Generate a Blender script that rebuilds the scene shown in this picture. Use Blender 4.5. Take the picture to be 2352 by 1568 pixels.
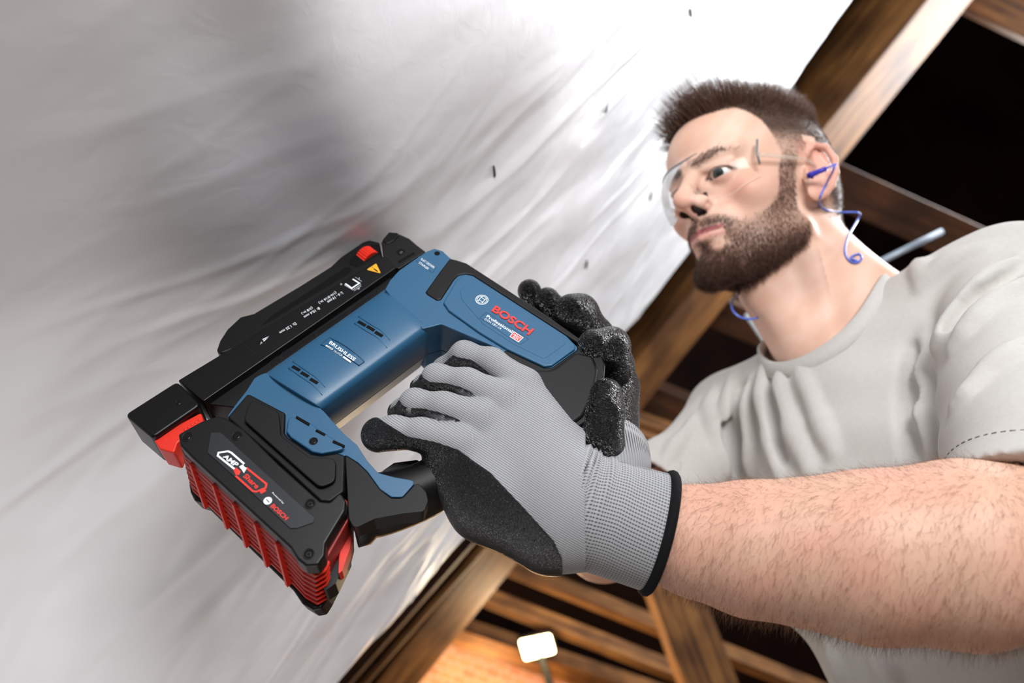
import bpy, bmesh, math, random
import numpy as np
from mathutils import Vector, Matrix

random.seed(7)
RNG = np.random.default_rng(11)
SC = bpy.context.scene
COL = SC.collection
for o in list(bpy.data.objects):
    bpy.data.objects.remove(o)

# ------------------------------------------------------------------ camera
FPX, CX, CY = 1800.0, 1176.0, 784.0
ROLL, PITCH = math.radians(20), math.radians(25)
FW = np.array([0, math.cos(PITCH), math.sin(PITCH)])
_U0 = np.array([0, -math.sin(PITCH), math.cos(PITCH)])
_R0 = np.array([1.0, 0, 0])
RT = math.cos(ROLL) * _R0 - math.sin(ROLL) * _U0
UP = math.cos(ROLL) * _U0 + math.sin(ROLL) * _R0
EYE = np.array([0, 0, 1.28])
BASIS = np.stack([RT, UP, FW])            # rows: right, up, forward


def c2w(v):
    return np.asarray(v, float) @ BASIS + EYE


def w2c(v):
    return (np.asarray(v, float) - EYE) @ BASIS.T


cam_data = bpy.data.cameras.new('camera')
cam_data.sensor_width = 36
cam_data.lens = 36 * FPX / 2352
cam_data.clip_start = 0.02
cam = bpy.data.objects.new('camera', cam_data)
COL.objects.link(cam)
M = Matrix.Identity(4)
for i in range(3):
    M[i][0], M[i][1], M[i][2], M[i][3] = RT[i], UP[i], -FW[i], EYE[i]
cam.matrix_world = M
cam_data.dof.use_dof = True
cam_data.dof.focus_distance = 0.565
cam_data.dof.aperture_fstop = 4.5
SC.camera = cam

# ------------------------------------------------------------------ world, lamps, exposure
w = bpy.data.worlds.new('attic_dark')
SC.world = w
w.use_nodes = True
w.node_tree.nodes['Background'].inputs[0].default_value = (0.55, 0.62, 0.75, 1)
w.node_tree.nodes['Background'].inputs[1].default_value = 0.006
SC.view_settings.view_transform = 'Standard'
SC.view_settings.look = 'None'
SC.view_settings.exposure = 0.0
SC.view_settings.gamma = 1.0
SC.view_settings.use_curve_mapping = False


def area_light(name, pos, target, size, power, color):
    ld = bpy.data.lights.new(name, 'AREA')
    ld.shape = 'RECTANGLE'
    ld.size, ld.size_y = size
    ld.energy = power
    ld.color = color
    lo = bpy.data.objects.new(name, ld)
    COL.objects.link(lo)
    p, t = Vector(c2w(pos)), Vector(c2w(target))
    lo.location = p
    lo.rotation_euler = (t - p).to_track_quat('-Z', 'Y').to_euler()
    return lo


# softbox above the camera, studio strobe behind the man, low added fill light
area_light('key_softbox', (0.26, 0.80, -0.32), (0.12, -0.05, 0.62), (0.6, 0.45), 21.5, (0.99, 0.99, 1.0))
area_light('rim_strobe', (1.85, 0.85, 2.1), (0.05, 0.15, 0.85), (0.9, 1.1), 92, (0.96, 0.98, 1.0))
area_light('front_fill', (-0.25, -1.0, 0.45), (-0.15, 0.0, 0.75), (0.8, 0.8), 2.6, (1.0, 0.97, 0.95))  # unseen low fill, added to brighten the lower foil and undersides


# ------------------------------------------------------------------ helpers
def P(px, py, z):
    return np.array([(px - CX) / FPX * z, (CY - py) / FPX * z, z])


def srgb(r, g, b):
    out = []
    for c in (r, g, b):
        c = c / 255.0
        out.append(c / 12.92 if c <= 0.04045 else ((c + 0.055) / 1.055) ** 2.4)
    return (*out, 1.0)


MATS = {}


def material(name, col, rough=0.5, metal=0.0, spec=0.5, var=0.06, vscale=60, bump=0.0, bscale=400,
             emit=None, coat=0.0, sss=0.0, detail=3.0, trans=0.0, bdist=0.0005):
    m = bpy.data.materials.new(name)
    m.use_nodes = True
    nt = m.node_tree
    bs = nt.nodes['Principled BSDF']
    tc = nt.nodes.new('ShaderNodeTexCoord')
    no = nt.nodes.new('ShaderNodeTexNoise')
    no.inputs['Scale'].default_value = vscale
    no.inputs['Detail'].default_value = detail
    nt.links.new(tc.outputs['Object'], no.inputs['Vector'])
    ra = nt.nodes.new('ShaderNodeValToRGB')
    c = np.array(col[:3])
    ra.color_ramp.elements[0].position = 0.3
    ra.color_ramp.elements[1].position = 0.7
    ra.color_ramp.elements[0].color = (*np.clip(c * (1 - var), 0, 1), 1)
    ra.color_ramp.elements[1].color = (*np.clip(c * (1 + var), 0, 1), 1)
    nt.links.new(no.outputs['Fac'], ra.inputs['Fac'])
    nt.links.new(ra.outputs['Color'], bs.inputs['Base Color'])
    bs.inputs['Roughness'].default_value = rough
    bs.inputs['Metallic'].default_value = metal
    bs.inputs['Specular IOR Level'].default_value = spec
    bs.inputs['Coat Weight'].default_value = coat
    bs.inputs['Transmission Weight'].default_value = trans
    if sss:
        bs.inputs['Subsurface Weight'].default_value = sss
        bs.inputs['Subsurface Radius'].default_value = (0.008, 0.003, 0.0015)
        bs.inputs['Subsurface Scale'].default_value = 0.5
    if bump:
        n2 = nt.nodes.new('ShaderNodeTexNoise')
        n2.inputs['Scale'].default_value = bscale
        n2.inputs['Detail'].default_value = 2.0
        nt.links.new(tc.outputs['Object'], n2.inputs['Vector'])
        bp = nt.nodes.new('ShaderNodeBump')
        bp.inputs['Strength'].default_value = bump
        bp.inputs['Distance'].default_value = bdist
        nt.links.new(n2.outputs['Fac'], bp.inputs['Height'])
        nt.links.new(bp.outputs['Normal'], bs.inputs['Normal'])
    if emit:
        bs.inputs['Emission Color'].default_value = emit[0]
        bs.inputs['Emission Strength'].default_value = emit[1]
    MATS[name] = m
    return m


def empty(name, base_cam=None, base_w=None):
    o = bpy.data.objects.new(name, None)
    COL.objects.link(o)
    o.empty_display_size = 0.02
    o.location = Vector(base_w if base_w is not None else c2w(base_cam))
    return o


def tag(o, label=None, cat=None, group=None, kind=None):
    if label:
        o['label'] = label
    if cat:
        o['category'] = cat
    if group:
        o['group'] = group
    if kind:
        o['kind'] = kind
    return o


def origin_of(o):
    p = np.zeros(3)
    while o is not None:
        p = p + np.array(o.location)
        o = o.parent
    return p


def mesh_obj(name, verts, faces, mat, parent=None, smooth=False, world=False, origin=None):
    """verts in camera metres (or world); faces: list of tuples or an (n,3|4) array"""
    v = np.asarray(verts, float)
    if not world:
        v = c2w(v)
    me = bpy.data.meshes.new(name)
    po = origin_of(parent) if parent is not None else np.zeros(3)
    loc = np.zeros(3)
    if parent is None:
        loc = v.mean(0) if origin is None else np.asarray(origin, float)
    vl = v - po - loc
    if isinstance(faces, np.ndarray):
        n, k = faces.shape
        me.vertices.add(len(vl))
        me.vertices.foreach_set('co', vl.astype(np.float32).ravel())
        me.loops.add(n * k)
        me.loops.foreach_set('vertex_index', faces.astype(np.int32).ravel())
        me.polygons.add(n)
        me.polygons.foreach_set('loop_start', np.arange(0, n * k, k, dtype=np.int32))
        me.update(calc_edges=True)
    else:
        me.from_pydata([tuple(x) for x in vl], [], faces)
        me.update()
    if smooth:
        me.polygons.foreach_set('use_smooth', np.ones(len(me.polygons), dtype=bool))
    o = bpy.data.objects.new(name, me)
    COL.objects.link(o)
    if mat is not None:
        me.materials.append(mat)
    if parent is not None:
        o.parent = parent
    o.location = Vector(loc)
    return o


def fix_normals(o):
    bm = bmesh.new()
    bm.from_mesh(o.data)
    bmesh.ops.recalc_face_normals(bm, faces=bm.faces)
    bm.to_mesh(o.data)
    bm.free()


def bevel(o, wdt, seg=2, angle=35):
    m = o.modifiers.new('bevel', 'BEVEL')
    m.width = wdt
    m.segments = seg
    m.limit_method = 'ANGLE'
    m.angle_limit = math.radians(angle)
    m.harden_normals = False
    return m


def fillet(pts, r, seg=5):
    """round every corner of a closed 2D polygon by radius r (scalar or per point)"""
    pts = [np.asarray(p, float) for p in pts]
    n = len(pts)
    rr = r if hasattr(r, '__len__') else [r] * n
    out = []
    for i in range(n):
        a, b, c = pts[i - 1], pts[i], pts[(i + 1) % n]
        if rr[i] <= 0:
            out.append(b)
            continue
        d1, d2 = a - b, c - b
        l1, l2 = np.linalg.norm(d1), np.linalg.norm(d2)
        d1, d2 = d1 / l1, d2 / l2
        ang = math.acos(max(-1, min(1, d1 @ d2)))
        if ang > 3.05:
            out.append(b)
            continue
        t = min(rr[i] / math.tan(ang / 2), 0.45 * l1, 0.45 * l2)
        p1, p2 = b + d1 * t, b + d2 * t
        for k in range(seg + 1):
            s = k / seg
            out.append((1 - s) ** 2 * p1 + 2 * s * (1 - s) * b + s * s * p2)
    return out


def spline(pts, per=8, closed=False):
    """Catmull-Rom through points of any dimension"""
    pts = np.asarray(pts, float)
    n = len(pts)
    out = []
    rng = range(n) if closed else range(n - 1)
    for i in rng:
        if closed:
            p0, p1, p2, p3 = pts[i - 1], pts[i], pts[(i + 1) % n], pts[(i + 2) % n]
        else:
            p1, p2 = pts[i], pts[i + 1]
            p0 = pts[i - 1] if i > 0 else 2 * p1 - p2
            p3 = pts[i + 2] if i + 2 < n else 2 * p2 - p1
        for k in range(per):
            t = k / per
            out.append(0.5 * (2 * p1 + (p2 - p0) * t + (2 * p0 - 5 * p1 + 4 * p2 - p3) * t * t
                              + (3 * p1 - p0 - 3 * p2 + p3) * t ** 3))
    if not closed:
        out.append(pts[-1])
    return np.array(out)


def tube(path, rad, seg=8, cap=True):
    """verts, faces of a round tube along a 3D path (rad scalar or array)"""
    path = np.asarray(path, float)
    n = len(path)
    rad = np.full(n, rad) if np.isscalar(rad) else np.asarray(rad, float)
    tan = np.gradient(path, axis=0)
    tan /= np.linalg.norm(tan, axis=1)[:, None] + 1e-12
    ref = np.array([0.31, 0.52, 0.79])
    nrm = np.cross(tan[0], ref)
    nrm /= np.linalg.norm(nrm)
    V, F = [], []
    for i in range(n):
        nrm = nrm - (nrm @ tan[i]) * tan[i]
        nrm /= np.linalg.norm(nrm)
        bi = np.cross(tan[i], nrm)
        for k in range(seg):
            a = 2 * math.pi * k / seg
            V.append(path[i] + rad[i] * (math.cos(a) * nrm + math.sin(a) * bi))
    for i in range(n - 1):
        for k in range(seg):
            k2 = (k + 1) % seg
            F.append((i * seg + k, i * seg + k2, (i + 1) * seg + k2, (i + 1) * seg + k))
    if cap:
        F.append(tuple(range(seg))[::-1])
        F.append(tuple((n - 1) * seg + k for k in range(seg)))
    return V, F


def loft(rings, closed_ring=True, cap=True):
    """rings: list of (k,3) arrays"""
    k = len(rings[0])
    V = [p for r in rings for p in r]
    F = []
    for i in range(len(rings) - 1):
        for j in range(k if closed_ring else k - 1):
            j2 = (j + 1) % k
            F.append((i * k + j, i * k + j2, (i + 1) * k + j2, (i + 1) * k + j))
    if cap:
        F.append(tuple(range(k))[::-1])
        F.append(tuple((len(rings) - 1) * k + j for j in range(k)))
    return V, F


def box_between(a, b, wdir, wid, thick):
    """8 verts of a timber from a to b (camera coords): wid along wdir, thick along the third axis, a/b on the mid axis"""
    a, b = np.asarray(a, float), np.asarray(b, float)
    d = (b - a) / np.linalg.norm(b - a)
    wv = np.asarray(wdir, float)
    wv = wv - (wv @ d) * d
    wv /= np.linalg.norm(wv)
    tv = np.cross(d, wv)
    V = []
    for p in (a, b):
        for sw, st in ((-1, -1), (1, -1), (1, 1), (-1, 1)):
            V.append(p + sw * wid / 2 * wv + st * thick / 2 * tv)
    F = [(0, 1, 2, 3), (4, 7, 6, 5), (0, 4, 5, 1), (1, 5, 6, 2), (2, 6, 7, 3), (3, 7, 4, 0)]
    return V, F


# ------------------------------------------------------------------ signed distance modelling
def sd_cap(p, a, b, ra, rb):
    a, b = np.asarray(a, np.float32), np.asarray(b, np.float32)
    ab = b - a
    t = np.clip(((p - a) @ ab) / max(float(ab @ ab), 1e-12), 0, 1)
    q = p - a - t[:, None] * ab
    return np.sqrt((q * q).sum(1)) - (ra + (rb - ra) * t)


def sd_ell(p, c, r, R=None):
    q = p - np.asarray(c, np.float32)
    if R is not None:
        q = q @ np.asarray(R, np.float32)
    r = np.asarray(r, np.float32)
    k0 = np.sqrt(((q / r) ** 2).sum(1))
    k1 = np.sqrt(((q / (r * r)) ** 2).sum(1)) + 1e-9
    return k0 * (k0 - 1) / k1


def smin(a, b, k):
    h = np.clip(0.5 + 0.5 * (b - a) / k, 0, 1)
    return b + (a - b) * h - k * h * (1 - h)


def smax(a, b, k):
    return -smin(-a, -b, k)


def mesh_sdf(f, lo, hi, h, levels=4, slack=1.0):
    """sparse surface nets of the zero set of f inside the box lo..hi, cell size h"""
    lo, hi = np.asarray(lo, float), np.asarray(hi, float)
    H = h * 2 ** levels
    n = np.ceil((hi - lo) / H).astype(int)
    g = np.stack(np.meshgrid(*[np.arange(k) for k in n], indexing='ij'), -1).reshape(-1, 3)
    off = np.stack(np.meshgrid([0, 1], [0, 1], [0, 1], indexing='ij'), -1).reshape(-1, 3)
    s = H
    while True:
        c = lo + (g + 0.5) * s
        d = f(c.astype(np.float32))
        g = g[np.abs(d) < s * (0.87 + 0.35 * slack)]
        if s <= h * 1.001:
            break
        g = (g[:, None, :] * 2 + off[None]).reshape(-1, 3)
        s /= 2
    N = np.int64(1) << 20

    def key(a):
        a = a.astype(np.int64)
        return (a[:, 0] * N + a[:, 1]) * N + a[:, 2]
    corners = (g[:, None, :] + off[None]).reshape(-1, 3)
    ck = key(corners)
    uk, first, inv = np.unique(ck, return_index=True, return_inverse=True)
    uc = corners[first]
    ud = f((lo + uc * h).astype(np.float32)).astype(np.float64)
    inv = inv.reshape(-1, 8)
    D = ud[inv]
    act = (D.min(1) < 0) & (D.max(1) >= 0)
    g, D, inv = g[act], D[act], inv[act]
    edges = [(a, b) for a in range(8) for b in range(a + 1, 8) if bin(a ^ b).count('1') == 1]
    acc = np.zeros((len(g), 3))
    cnt = np.zeros(len(g))
    for a, b in edges:
        da, db = D[:, a], D[:, b]
        m = (da < 0) != (db < 0)
        t = np.where(m, da / np.where(m, da - db, 1), 0)
        pt = off[a] + t[:, None] * (off[b] - off[a])
        acc[m] += pt[m]
        cnt[m] += 1
    V = lo + (g + acc / cnt[:, None]) * h
    gk = key(g)
    order = np.argsort(gk)
    gks = gk[order]

    def find(a):
        k = key(a)
        i = np.searchsorted(gks, k)
        i = np.clip(i, 0, len(gks) - 1)
        ok = gks[i] == k
        return np.where(ok, order[i], -1)
    quads = []
    for ax in range(3):
        b = [4, 2, 1][ax]
        d0, d1 = D[:, 0], D[:, b]
        m = (d0 < 0) != (d1 < 0)
        gg = g[m]
        u, v = np.eye(3, dtype=int)[(ax + 1) % 3], np.eye(3, dtype=int)[(ax + 2) % 3]
        i0 = np.nonzero(m)[0]
        i1, i2, i3 = find(gg - u), find(gg - u - v), find(gg - v)
        ok = (i1 >= 0) & (i2 >= 0) & (i3 >= 0)
        q = np.stack([i0, i1, i2, i3], 1)[ok]
        flip = (d0[m] >= 0)[ok]
        q[flip] = q[flip][:, ::-1]
        quads.append(q)
    return V, np.concatenate(quads)


def sdf_normals(f, v, e=0.0006):
    v = v.astype(np.float32)
    out = np.zeros_like(v)
    for i in range(3):
        d = np.zeros(3, np.float32)
        d[i] = e
        out[:, i] = f(v + d) - f(v - d)
    return out / (np.linalg.norm(out, axis=1)[:, None] + 1e-9)


def march(f, px, py, z0, z1, n=400):
    """first hit of the pixel ray with f=0 (camera coords)"""
    z = np.linspace(z0, z1, n)
    pts = np.stack([P(px, py, k) for k in z]).astype(np.float32)
    d = f(pts)
    i = np.argmax(d < 0)
    return pts[i].astype(float) if d[i] < 0 else None


def set_color(o, cols, name='tint'):
    a = o.data.color_attributes.new(name, 'FLOAT_COLOR', 'POINT')
    c = np.ones((len(cols), 4), np.float32)
    c[:, :3] = cols
    a.data.foreach_set('color', c.ravel())


def set_vec(o, vec, name):
    a = o.data.attributes.new(name, 'FLOAT_VECTOR', 'POINT')
    a.data.foreach_set('vector', np.asarray(vec, np.float32).ravel())


def strands(points, dirs, lens, rad, curl=None, seg=3):
    """thin tapered three-sided hairs; points,dirs (n,3); returns verts, faces arrays"""
    n = len(points)
    dirs = dirs / (np.linalg.norm(dirs, axis=1)[:, None] + 1e-9)
    side = np.cross(dirs, RNG.normal(size=(n, 3)))
    side /= np.linalg.norm(side, axis=1)[:, None] + 1e-9
    bi = np.cross(dirs, side)
    lens = np.broadcast_to(lens, (n,))
    rad = np.broadcast_to(rad, (n,))
    if curl is None:
        curl = np.zeros((n, 3))
    V = np.zeros((n, seg * 3 + 1, 3))
    for i in range(seg):
        t = i / seg
        c = points + dirs * (lens * t)[:, None] + curl * (lens * t * t)[:, None]
        rr = rad * (1 - 0.75 * t)
        for k in range(3):
            a = 2.094 * k
            V[:, i * 3 + k] = c + rr[:, None] * (math.cos(a) * side + math.sin(a) * bi)
    V[:, -1] = points + dirs * lens[:, None] + curl * lens[:, None]
    F = []
    for i in range(seg - 1):
        for k in range(3):
            k2 = (k + 1) % 3
            F += [(i * 3 + k, i * 3 + k2, i * 3 + 3 + k2), (i * 3 + k, i * 3 + 3 + k2, i * 3 + 3 + k)]
    for k in range(3):
        F.append(((seg - 1) * 3 + k, (seg - 1) * 3 + (k + 1) % 3, seg * 3))
    F = np.array(F)
    faces = (F[None] + (np.arange(n) * (seg * 3 + 1))[:, None, None]).reshape(-1, 3)
    return V.reshape(-1, 3), faces


# ------------------------------------------------------------------ materials of the place
def wood_material(name, dark, light, rough=0.65):
    m = bpy.data.materials.new(name)
    m.use_nodes = True
    nt = m.node_tree
    bs = nt.nodes['Principled BSDF']
    tc = nt.nodes.new('ShaderNodeTexCoord')
    mp = nt.nodes.new('ShaderNodeMapping')
    mp.inputs['Scale'].default_value = (2.2, 30, 30)
    at = nt.nodes.new('ShaderNodeAttribute')
    at.attribute_name = 'grain'
    nt.links.new(at.outputs['Vector'], mp.inputs['Vector'])
    n1 = nt.nodes.new('ShaderNodeTexNoise')
    n1.inputs['Scale'].default_value = 1.5
    n1.inputs['Detail'].default_value = 6
    n1.inputs['Distortion'].default_value = 1.2
    nt.links.new(mp.outputs['Vector'], n1.inputs['Vector'])
    n2 = nt.nodes.new('ShaderNodeTexNoise')
    n2.inputs['Scale'].default_value = 7
    nt.links.new(at.outputs['Vector'], n2.inputs['Vector'])
    r = nt.nodes.new('ShaderNodeValToRGB')
    r.color_ramp.elements[0].position = 0.3
    r.color_ramp.elements[1].position = 0.72
    r.color_ramp.elements[0].color = dark
    r.color_ramp.elements[1].color = light
    nt.links.new(n1.outputs['Fac'], r.inputs['Fac'])
    r2 = nt.nodes.new('ShaderNodeValToRGB')
    r2.color_ramp.elements[0].position = 0.35
    r2.color_ramp.elements[1].position = 0.6
    r2.color_ramp.elements[0].color = (0.45, 0.42, 0.4, 1)
    r2.color_ramp.elements[1].color = (1, 1, 1, 1)
    nt.links.new(n2.outputs['Fac'], r2.inputs['Fac'])
    mx = nt.nodes.new('ShaderNodeMix')
    mx.data_type = 'RGBA'
    mx.blend_type = 'MULTIPLY'
    mx.inputs['Factor'].default_value = 1
    nt.links.new(r.outputs['Color'], mx.inputs[6])
    nt.links.new(r2.outputs['Color'], mx.inputs[7])
    nt.links.new(mx.outputs[2], bs.inputs['Base Color'])
    bs.inputs['Roughness'].default_value = rough
    bp = nt.nodes.new('ShaderNodeBump')
    bp.inputs['Strength'].default_value = 0.3
    bp.inputs['Distance'].default_value = 0.002
    nt.links.new(n1.outputs['Fac'], bp.inputs['Height'])
    nt.links.new(bp.outputs['Normal'], bs.inputs['Normal'])
    return m


WOOD = wood_material('spruce_timber', srgb(92, 54, 27), srgb(184, 128, 68))
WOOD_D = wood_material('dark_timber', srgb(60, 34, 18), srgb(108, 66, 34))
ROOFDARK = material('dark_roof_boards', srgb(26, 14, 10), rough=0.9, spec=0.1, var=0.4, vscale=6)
FLOORM = material('chipboard_floor', srgb(120, 96, 70), rough=0.8, var=0.3, vscale=30)
STEEL = material('staple_steel', srgb(84, 86, 90), rough=0.4, metal=0.6)
ALU = material('grey_metal', srgb(168, 182, 198), rough=0.4, metal=0.3)
WHITEM = material('white_paint', srgb(214, 228, 236), rough=0.45)
LAMPB = material('lamp_black', srgb(18, 18, 20), rough=0.5)
LAMPE = material('lamp_panel', srgb(255, 244, 214), emit=(srgb(255, 226, 170), 14.0))

# ------------------------------------------------------------------ foil on the roof slope
NF = np.array([0.80, -0.49, -0.35])
NF /= np.linalg.norm(NF)
E1 = np.array([0.59, 0.748, 0.303])
E1 -= (E1 @ NF) * NF
E1 /= np.linalg.norm(E1)
E2 = np.cross(E1, NF)
if E2[2] < 0:
    E2 = -E2
FP0 = P(905, 536, 0.690)


def foil_hit(px, py, off=0.0):
    r = P(px, py, 1.0)
    return r * ((NF @ FP0 + off) / (NF @ r))


def to_st(p):
    d = np.asarray(p) - FP0
    return np.array([d @ E1, d @ E2])


EDGE = [to_st(foil_hit(x, y)) for x, y in ((1968, -40), (1944, 0), (1830, 180), (1700, 385), (1577, 575), (1431, 766),
                                           (1250, 1000), (1082, 1218), (960, 1350), (854, 1454), (756, 1560), (700, 1620))]
EDGE = np.array(sorted(EDGE, key=lambda q: q[0]))


def vnoise(x, y, seed):
    """smooth value noise, vectorised"""
    xi, yi = np.floor(x).astype(int), np.floor(y).astype(int)
    fx, fy = x - xi, y - yi
    fx, fy = fx * fx * (3 - 2 * fx), fy * fy * (3 - 2 * fy)

    def hsh(a, b):
        v = np.sin(a * 127.1 + b * 311.7 + seed * 74.7) * 43758.5453
        return v - np.floor(v)
    return ((hsh(xi, yi) * (1 - fx) + hsh(xi + 1, yi) * fx) * (1 - fy)
            + (hsh(xi, yi + 1) * (1 - fx) + hsh(xi + 1, yi + 1) * fx) * fy) - 0.5


_fa, _fb = to_st(foil_hit(300, 1010)), to_st(foil_hit(140, 1320))
FOLD = (_fa, (_fb - _fa) / np.linalg.norm(_fb - _fa))
FOLD_SIGN = -1.0


def foil_offset(S, T):
    """offset along the room-side normal"""
    r0 = np.hypot(S, T)
    calm = 1 - np.exp(-(r0 / 0.035) ** 2)
    # the sheet hangs back from the tool towards the eaves
    near = 1 / (1 + np.exp((T - 0.16) / 0.06))
    back = (-0.135 / (1 + np.exp((S + 0.17) / 0.05)) - 0.026 / (1 + np.exp((S + 0.022) / 0.016))) * near
    d = back
    calm = calm * (0.16 + 0.84 / (1 + np.exp(-(T - 0.03) / 0.05)))
    # a soft fold that leaves the lower end of the stapler towards the eaves
    fx = (S - FOLD[0][0]) * FOLD[1][0] + (T - FOLD[0][1]) * FOLD[1][1]
    fy = -(S - FOLD[0][0]) * FOLD[1][1] + (T - FOLD[0][1]) * FOLD[1][0]
    env = 1 / (1 + np.exp(-(fx - 0.0) / 0.03))
    d = d + FOLD_SIGN * 0.020 * np.tanh(fy / 0.03) * env * np.exp(-(fy / 0.25) ** 2)
    d = d + calm * 0.018 * vnoise(S * 3.0 + 3.1, T * 6 + 1.7, 1)
    d = d + calm * 0.010 * vnoise(S * 5 + T * 3, T * 17 - S * 3, 2)
    d = d + calm * 0.004 * vnoise(S * 6 - T * 3, T * 34 + S * 5, 3)
    rid = 1 - np.abs(2 * vnoise(S * 4 + 0.4, T * 24 - S * 4 + 0.3, 4))
    d = d + calm * 0.004 * np.clip(rid - 0.62, 0, 1) * 2
    rid = 1 - np.abs(2 * vnoise(S * 5 + 5.4, T * 30 + S * 6 + 2.3, 9))
    d = d + calm * 0.0025 * np.clip(rid - 0.6, 0, 1) * 2
    d = d + calm * 0.0012 * vnoise(S * 24 + T * 10, T * 50 - S * 20, 5)
    return d


ns, nt_ = 380, 520
s = np.linspace(-1.35, 1.6, ns)
tedge = np.interp(s, EDGE[:, 0], EDGE[:, 1])
lo_s, hi_s = EDGE[0], EDGE[-1]
sl0 = (EDGE[2] - EDGE[0])
sl1 = (EDGE[-1] - EDGE[-3])
tedge = np.where(s < lo_s[0], lo_s[1] + (s - lo_s[0]) * sl0[1] / sl0[0], tedge)
tedge = np.where(s > hi_s[0], hi_s[1] + (s - hi_s[0]) * sl1[1] / sl1[0], tedge)
u = np.linspace(0, 1, nt_) ** 0.9
S = np.repeat(s[:, None], nt_, 1)
T_ = -0.75 + (tedge[:, None] + 0.75) * u[None]
OFF = foil_offset(S, T_)
V = (FP0 + S[..., None] * E1 + T_[..., None] * E2 + OFF[..., None] * NF).reshape(-1, 3)
i = np.arange(ns * nt_).reshape(ns, nt_)
F = np.stack([i[:-1, :-1], i[1:, :-1], i[1:, 1:], i[:-1, 1:]], -1).reshape(-1, 4)

fm = bpy.data.materials.new('silver_foil')
fm.use_nodes = True
nt = fm.node_tree
bs = nt.nodes['Principled BSDF']
bs.inputs['Base Color'].default_value = srgb(240, 241, 245)
bs.inputs['Metallic'].default_value = 0.12
bs.inputs['Roughness'].default_value = 0.47
tc = nt.nodes.new('ShaderNodeTexCoord')
n1 = nt.nodes.new('ShaderNodeTexNoise')
n1.inputs['Scale'].default_value = 45
n1.inputs['Detail'].default_value = 5
n1.inputs['Distortion'].default_value = 0.8
nt.links.new(tc.outputs['Object'], n1.inputs['Vector'])
bp = nt.nodes.new('ShaderNodeBump')
bp.inputs['Strength'].default_value = 0.12
bp.inputs['Distance'].default_value = 0.003
nt.links.new(n1.outputs['Fac'], bp.inputs['Height'])
nt.links.new(bp.outputs['Normal'], bs.inputs['Normal'])
foil = mesh_obj('vapour_barrier_foil', V, F, fm, smooth=True)
foil.modifiers.new('solid', 'SOLIDIFY').thickness = 0.0006
tag(foil, 'crinkled silvery white foil sheet stretched over the sloping roof', 'foil')


def foil_point(px, py):
    p = foil_hit(px, py)
    for _ in range(8):
        st = to_st(p)
        p = foil_hit(px, py, float(foil_offset(np.array([st[0]]), np.array([st[1]]))[0]))
    return p


# staples already driven into the sheet
STAPLES = [((1584, 20), (1587, 38), 'staple near the top edge of the photo in the foil above the brown hair'),
           ((1749, 128), (1747, 147), 'staple nearest the brown rafter high on the foil'),
           ((1394, 236), (1390, 254), 'staple in bright foil left of the forehead hair'),
           ((1132, 382), (1134, 402), 'staple alone in the foil above the black stapler nose'),
           ((1497, 442), (1491, 460), 'staple in the foil just left of the safety glasses'),
           ((1347, 596), (1345, 616), 'staple in the foil above the black gloved fingertips')]
for a, b, lab in STAPLES:
    pa, pb = foil_point(*a), foil_point(*b)
    mid = (pa + pb) / 2
    d = (pb - pa) / np.linalg.norm(pb - pa)
    L = 0.0055
    up = NF * 0.0016
    L = 0.006
    path = [mid - d * L - up * 3, mid - d * L + up, mid + d * L + up, mid + d * L - up * 3]
    v, f = tube(fillet_path := np.array([path[0], path[1] * 0.98 + path[0] * 0.02, path[1] * 0.9 + path[2] * 0.1,
                                         path[2] * 0.9 + path[1] * 0.1, path[2], path[3]]), 0.0013, 6)
    st = mesh_obj('staple', v, f, STEEL, smooth=True)
    tag(st, lab, 'staple', 'staples in the foil')

# ------------------------------------------------------------------ timbers


def timber(name, V, F, mat, label, axis_a, axis_b, cat='beam', group=None, bev=0.004):
    o = mesh_obj(name, V, F, mat)
    fix_normals(o)
    a, b = c2w(axis_a), c2w(axis_b)
    ax = (b - a) / np.linalg.norm(b - a)
    r1 = np.cross(ax, [0.3, 0.9, 0.1])
    r1 /= np.linalg.norm(r1)
    r2 = np.cross(ax, r1)
    v = c2w(np.asarray(V)) - a
    set_vec(o, np.stack([v @ ax, v @ r1, v @ r2], 1) + RNG.uniform(0, 9, 3), 'grain')
    bevel(o, bev, 2)
    tag(o, label, cat, group)
    return o


def prism(lines, zs):
    """lines: list of ((x,y),(x,y)) pixel lines, zs: list of (z,z)"""
    r0 = [P(*l[0], z[0]) for l, z in zip(lines, zs)]
    r1 = [P(*l[1], z[1]) for l, z in zip(lines, zs)]
    return loft([np.array(r0), np.array(r1)])


# big rafter beside the foil edge: dim side face, brightly lit face to the right
v, f = prism([((2020, -90), (760, 1575)), ((2201, -90), (860, 1575)), ((2306, -90), (960, 1575)), ((2180, -90), (860, 1575))],
             [(1.92, 2.05), (1.80, 1.90), (1.93, 2.02), (2.1, 2.2)])
timber('rafter', v, f, WOOD, 'wide brown rafter running along the edge of the foil behind the man', P(2150, 0, 1.8), P(900, 1500, 1.9))


def purlin(name, a, b, wpx, z, mat, label, depth=0.07, group='roof battens behind the man'):
    za, zb = z if hasattr(z, '__len__') else (z, z)
    pa, pb = P(*a, za), P(*b, zb)
    n = np.array([-(b[1] - a[1]), b[0] - a[0]], float)
    n /= np.linalg.norm(n)
    wdir = np.array([n[0], -n[1], 0.35])
    wid = wpx * (za + zb) / 2 / FPX
    v, f = box_between(pa, pb, wdir, wid, depth)
    return timber(name, v, f, mat, label, pa, pb, 'beam', group)


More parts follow.
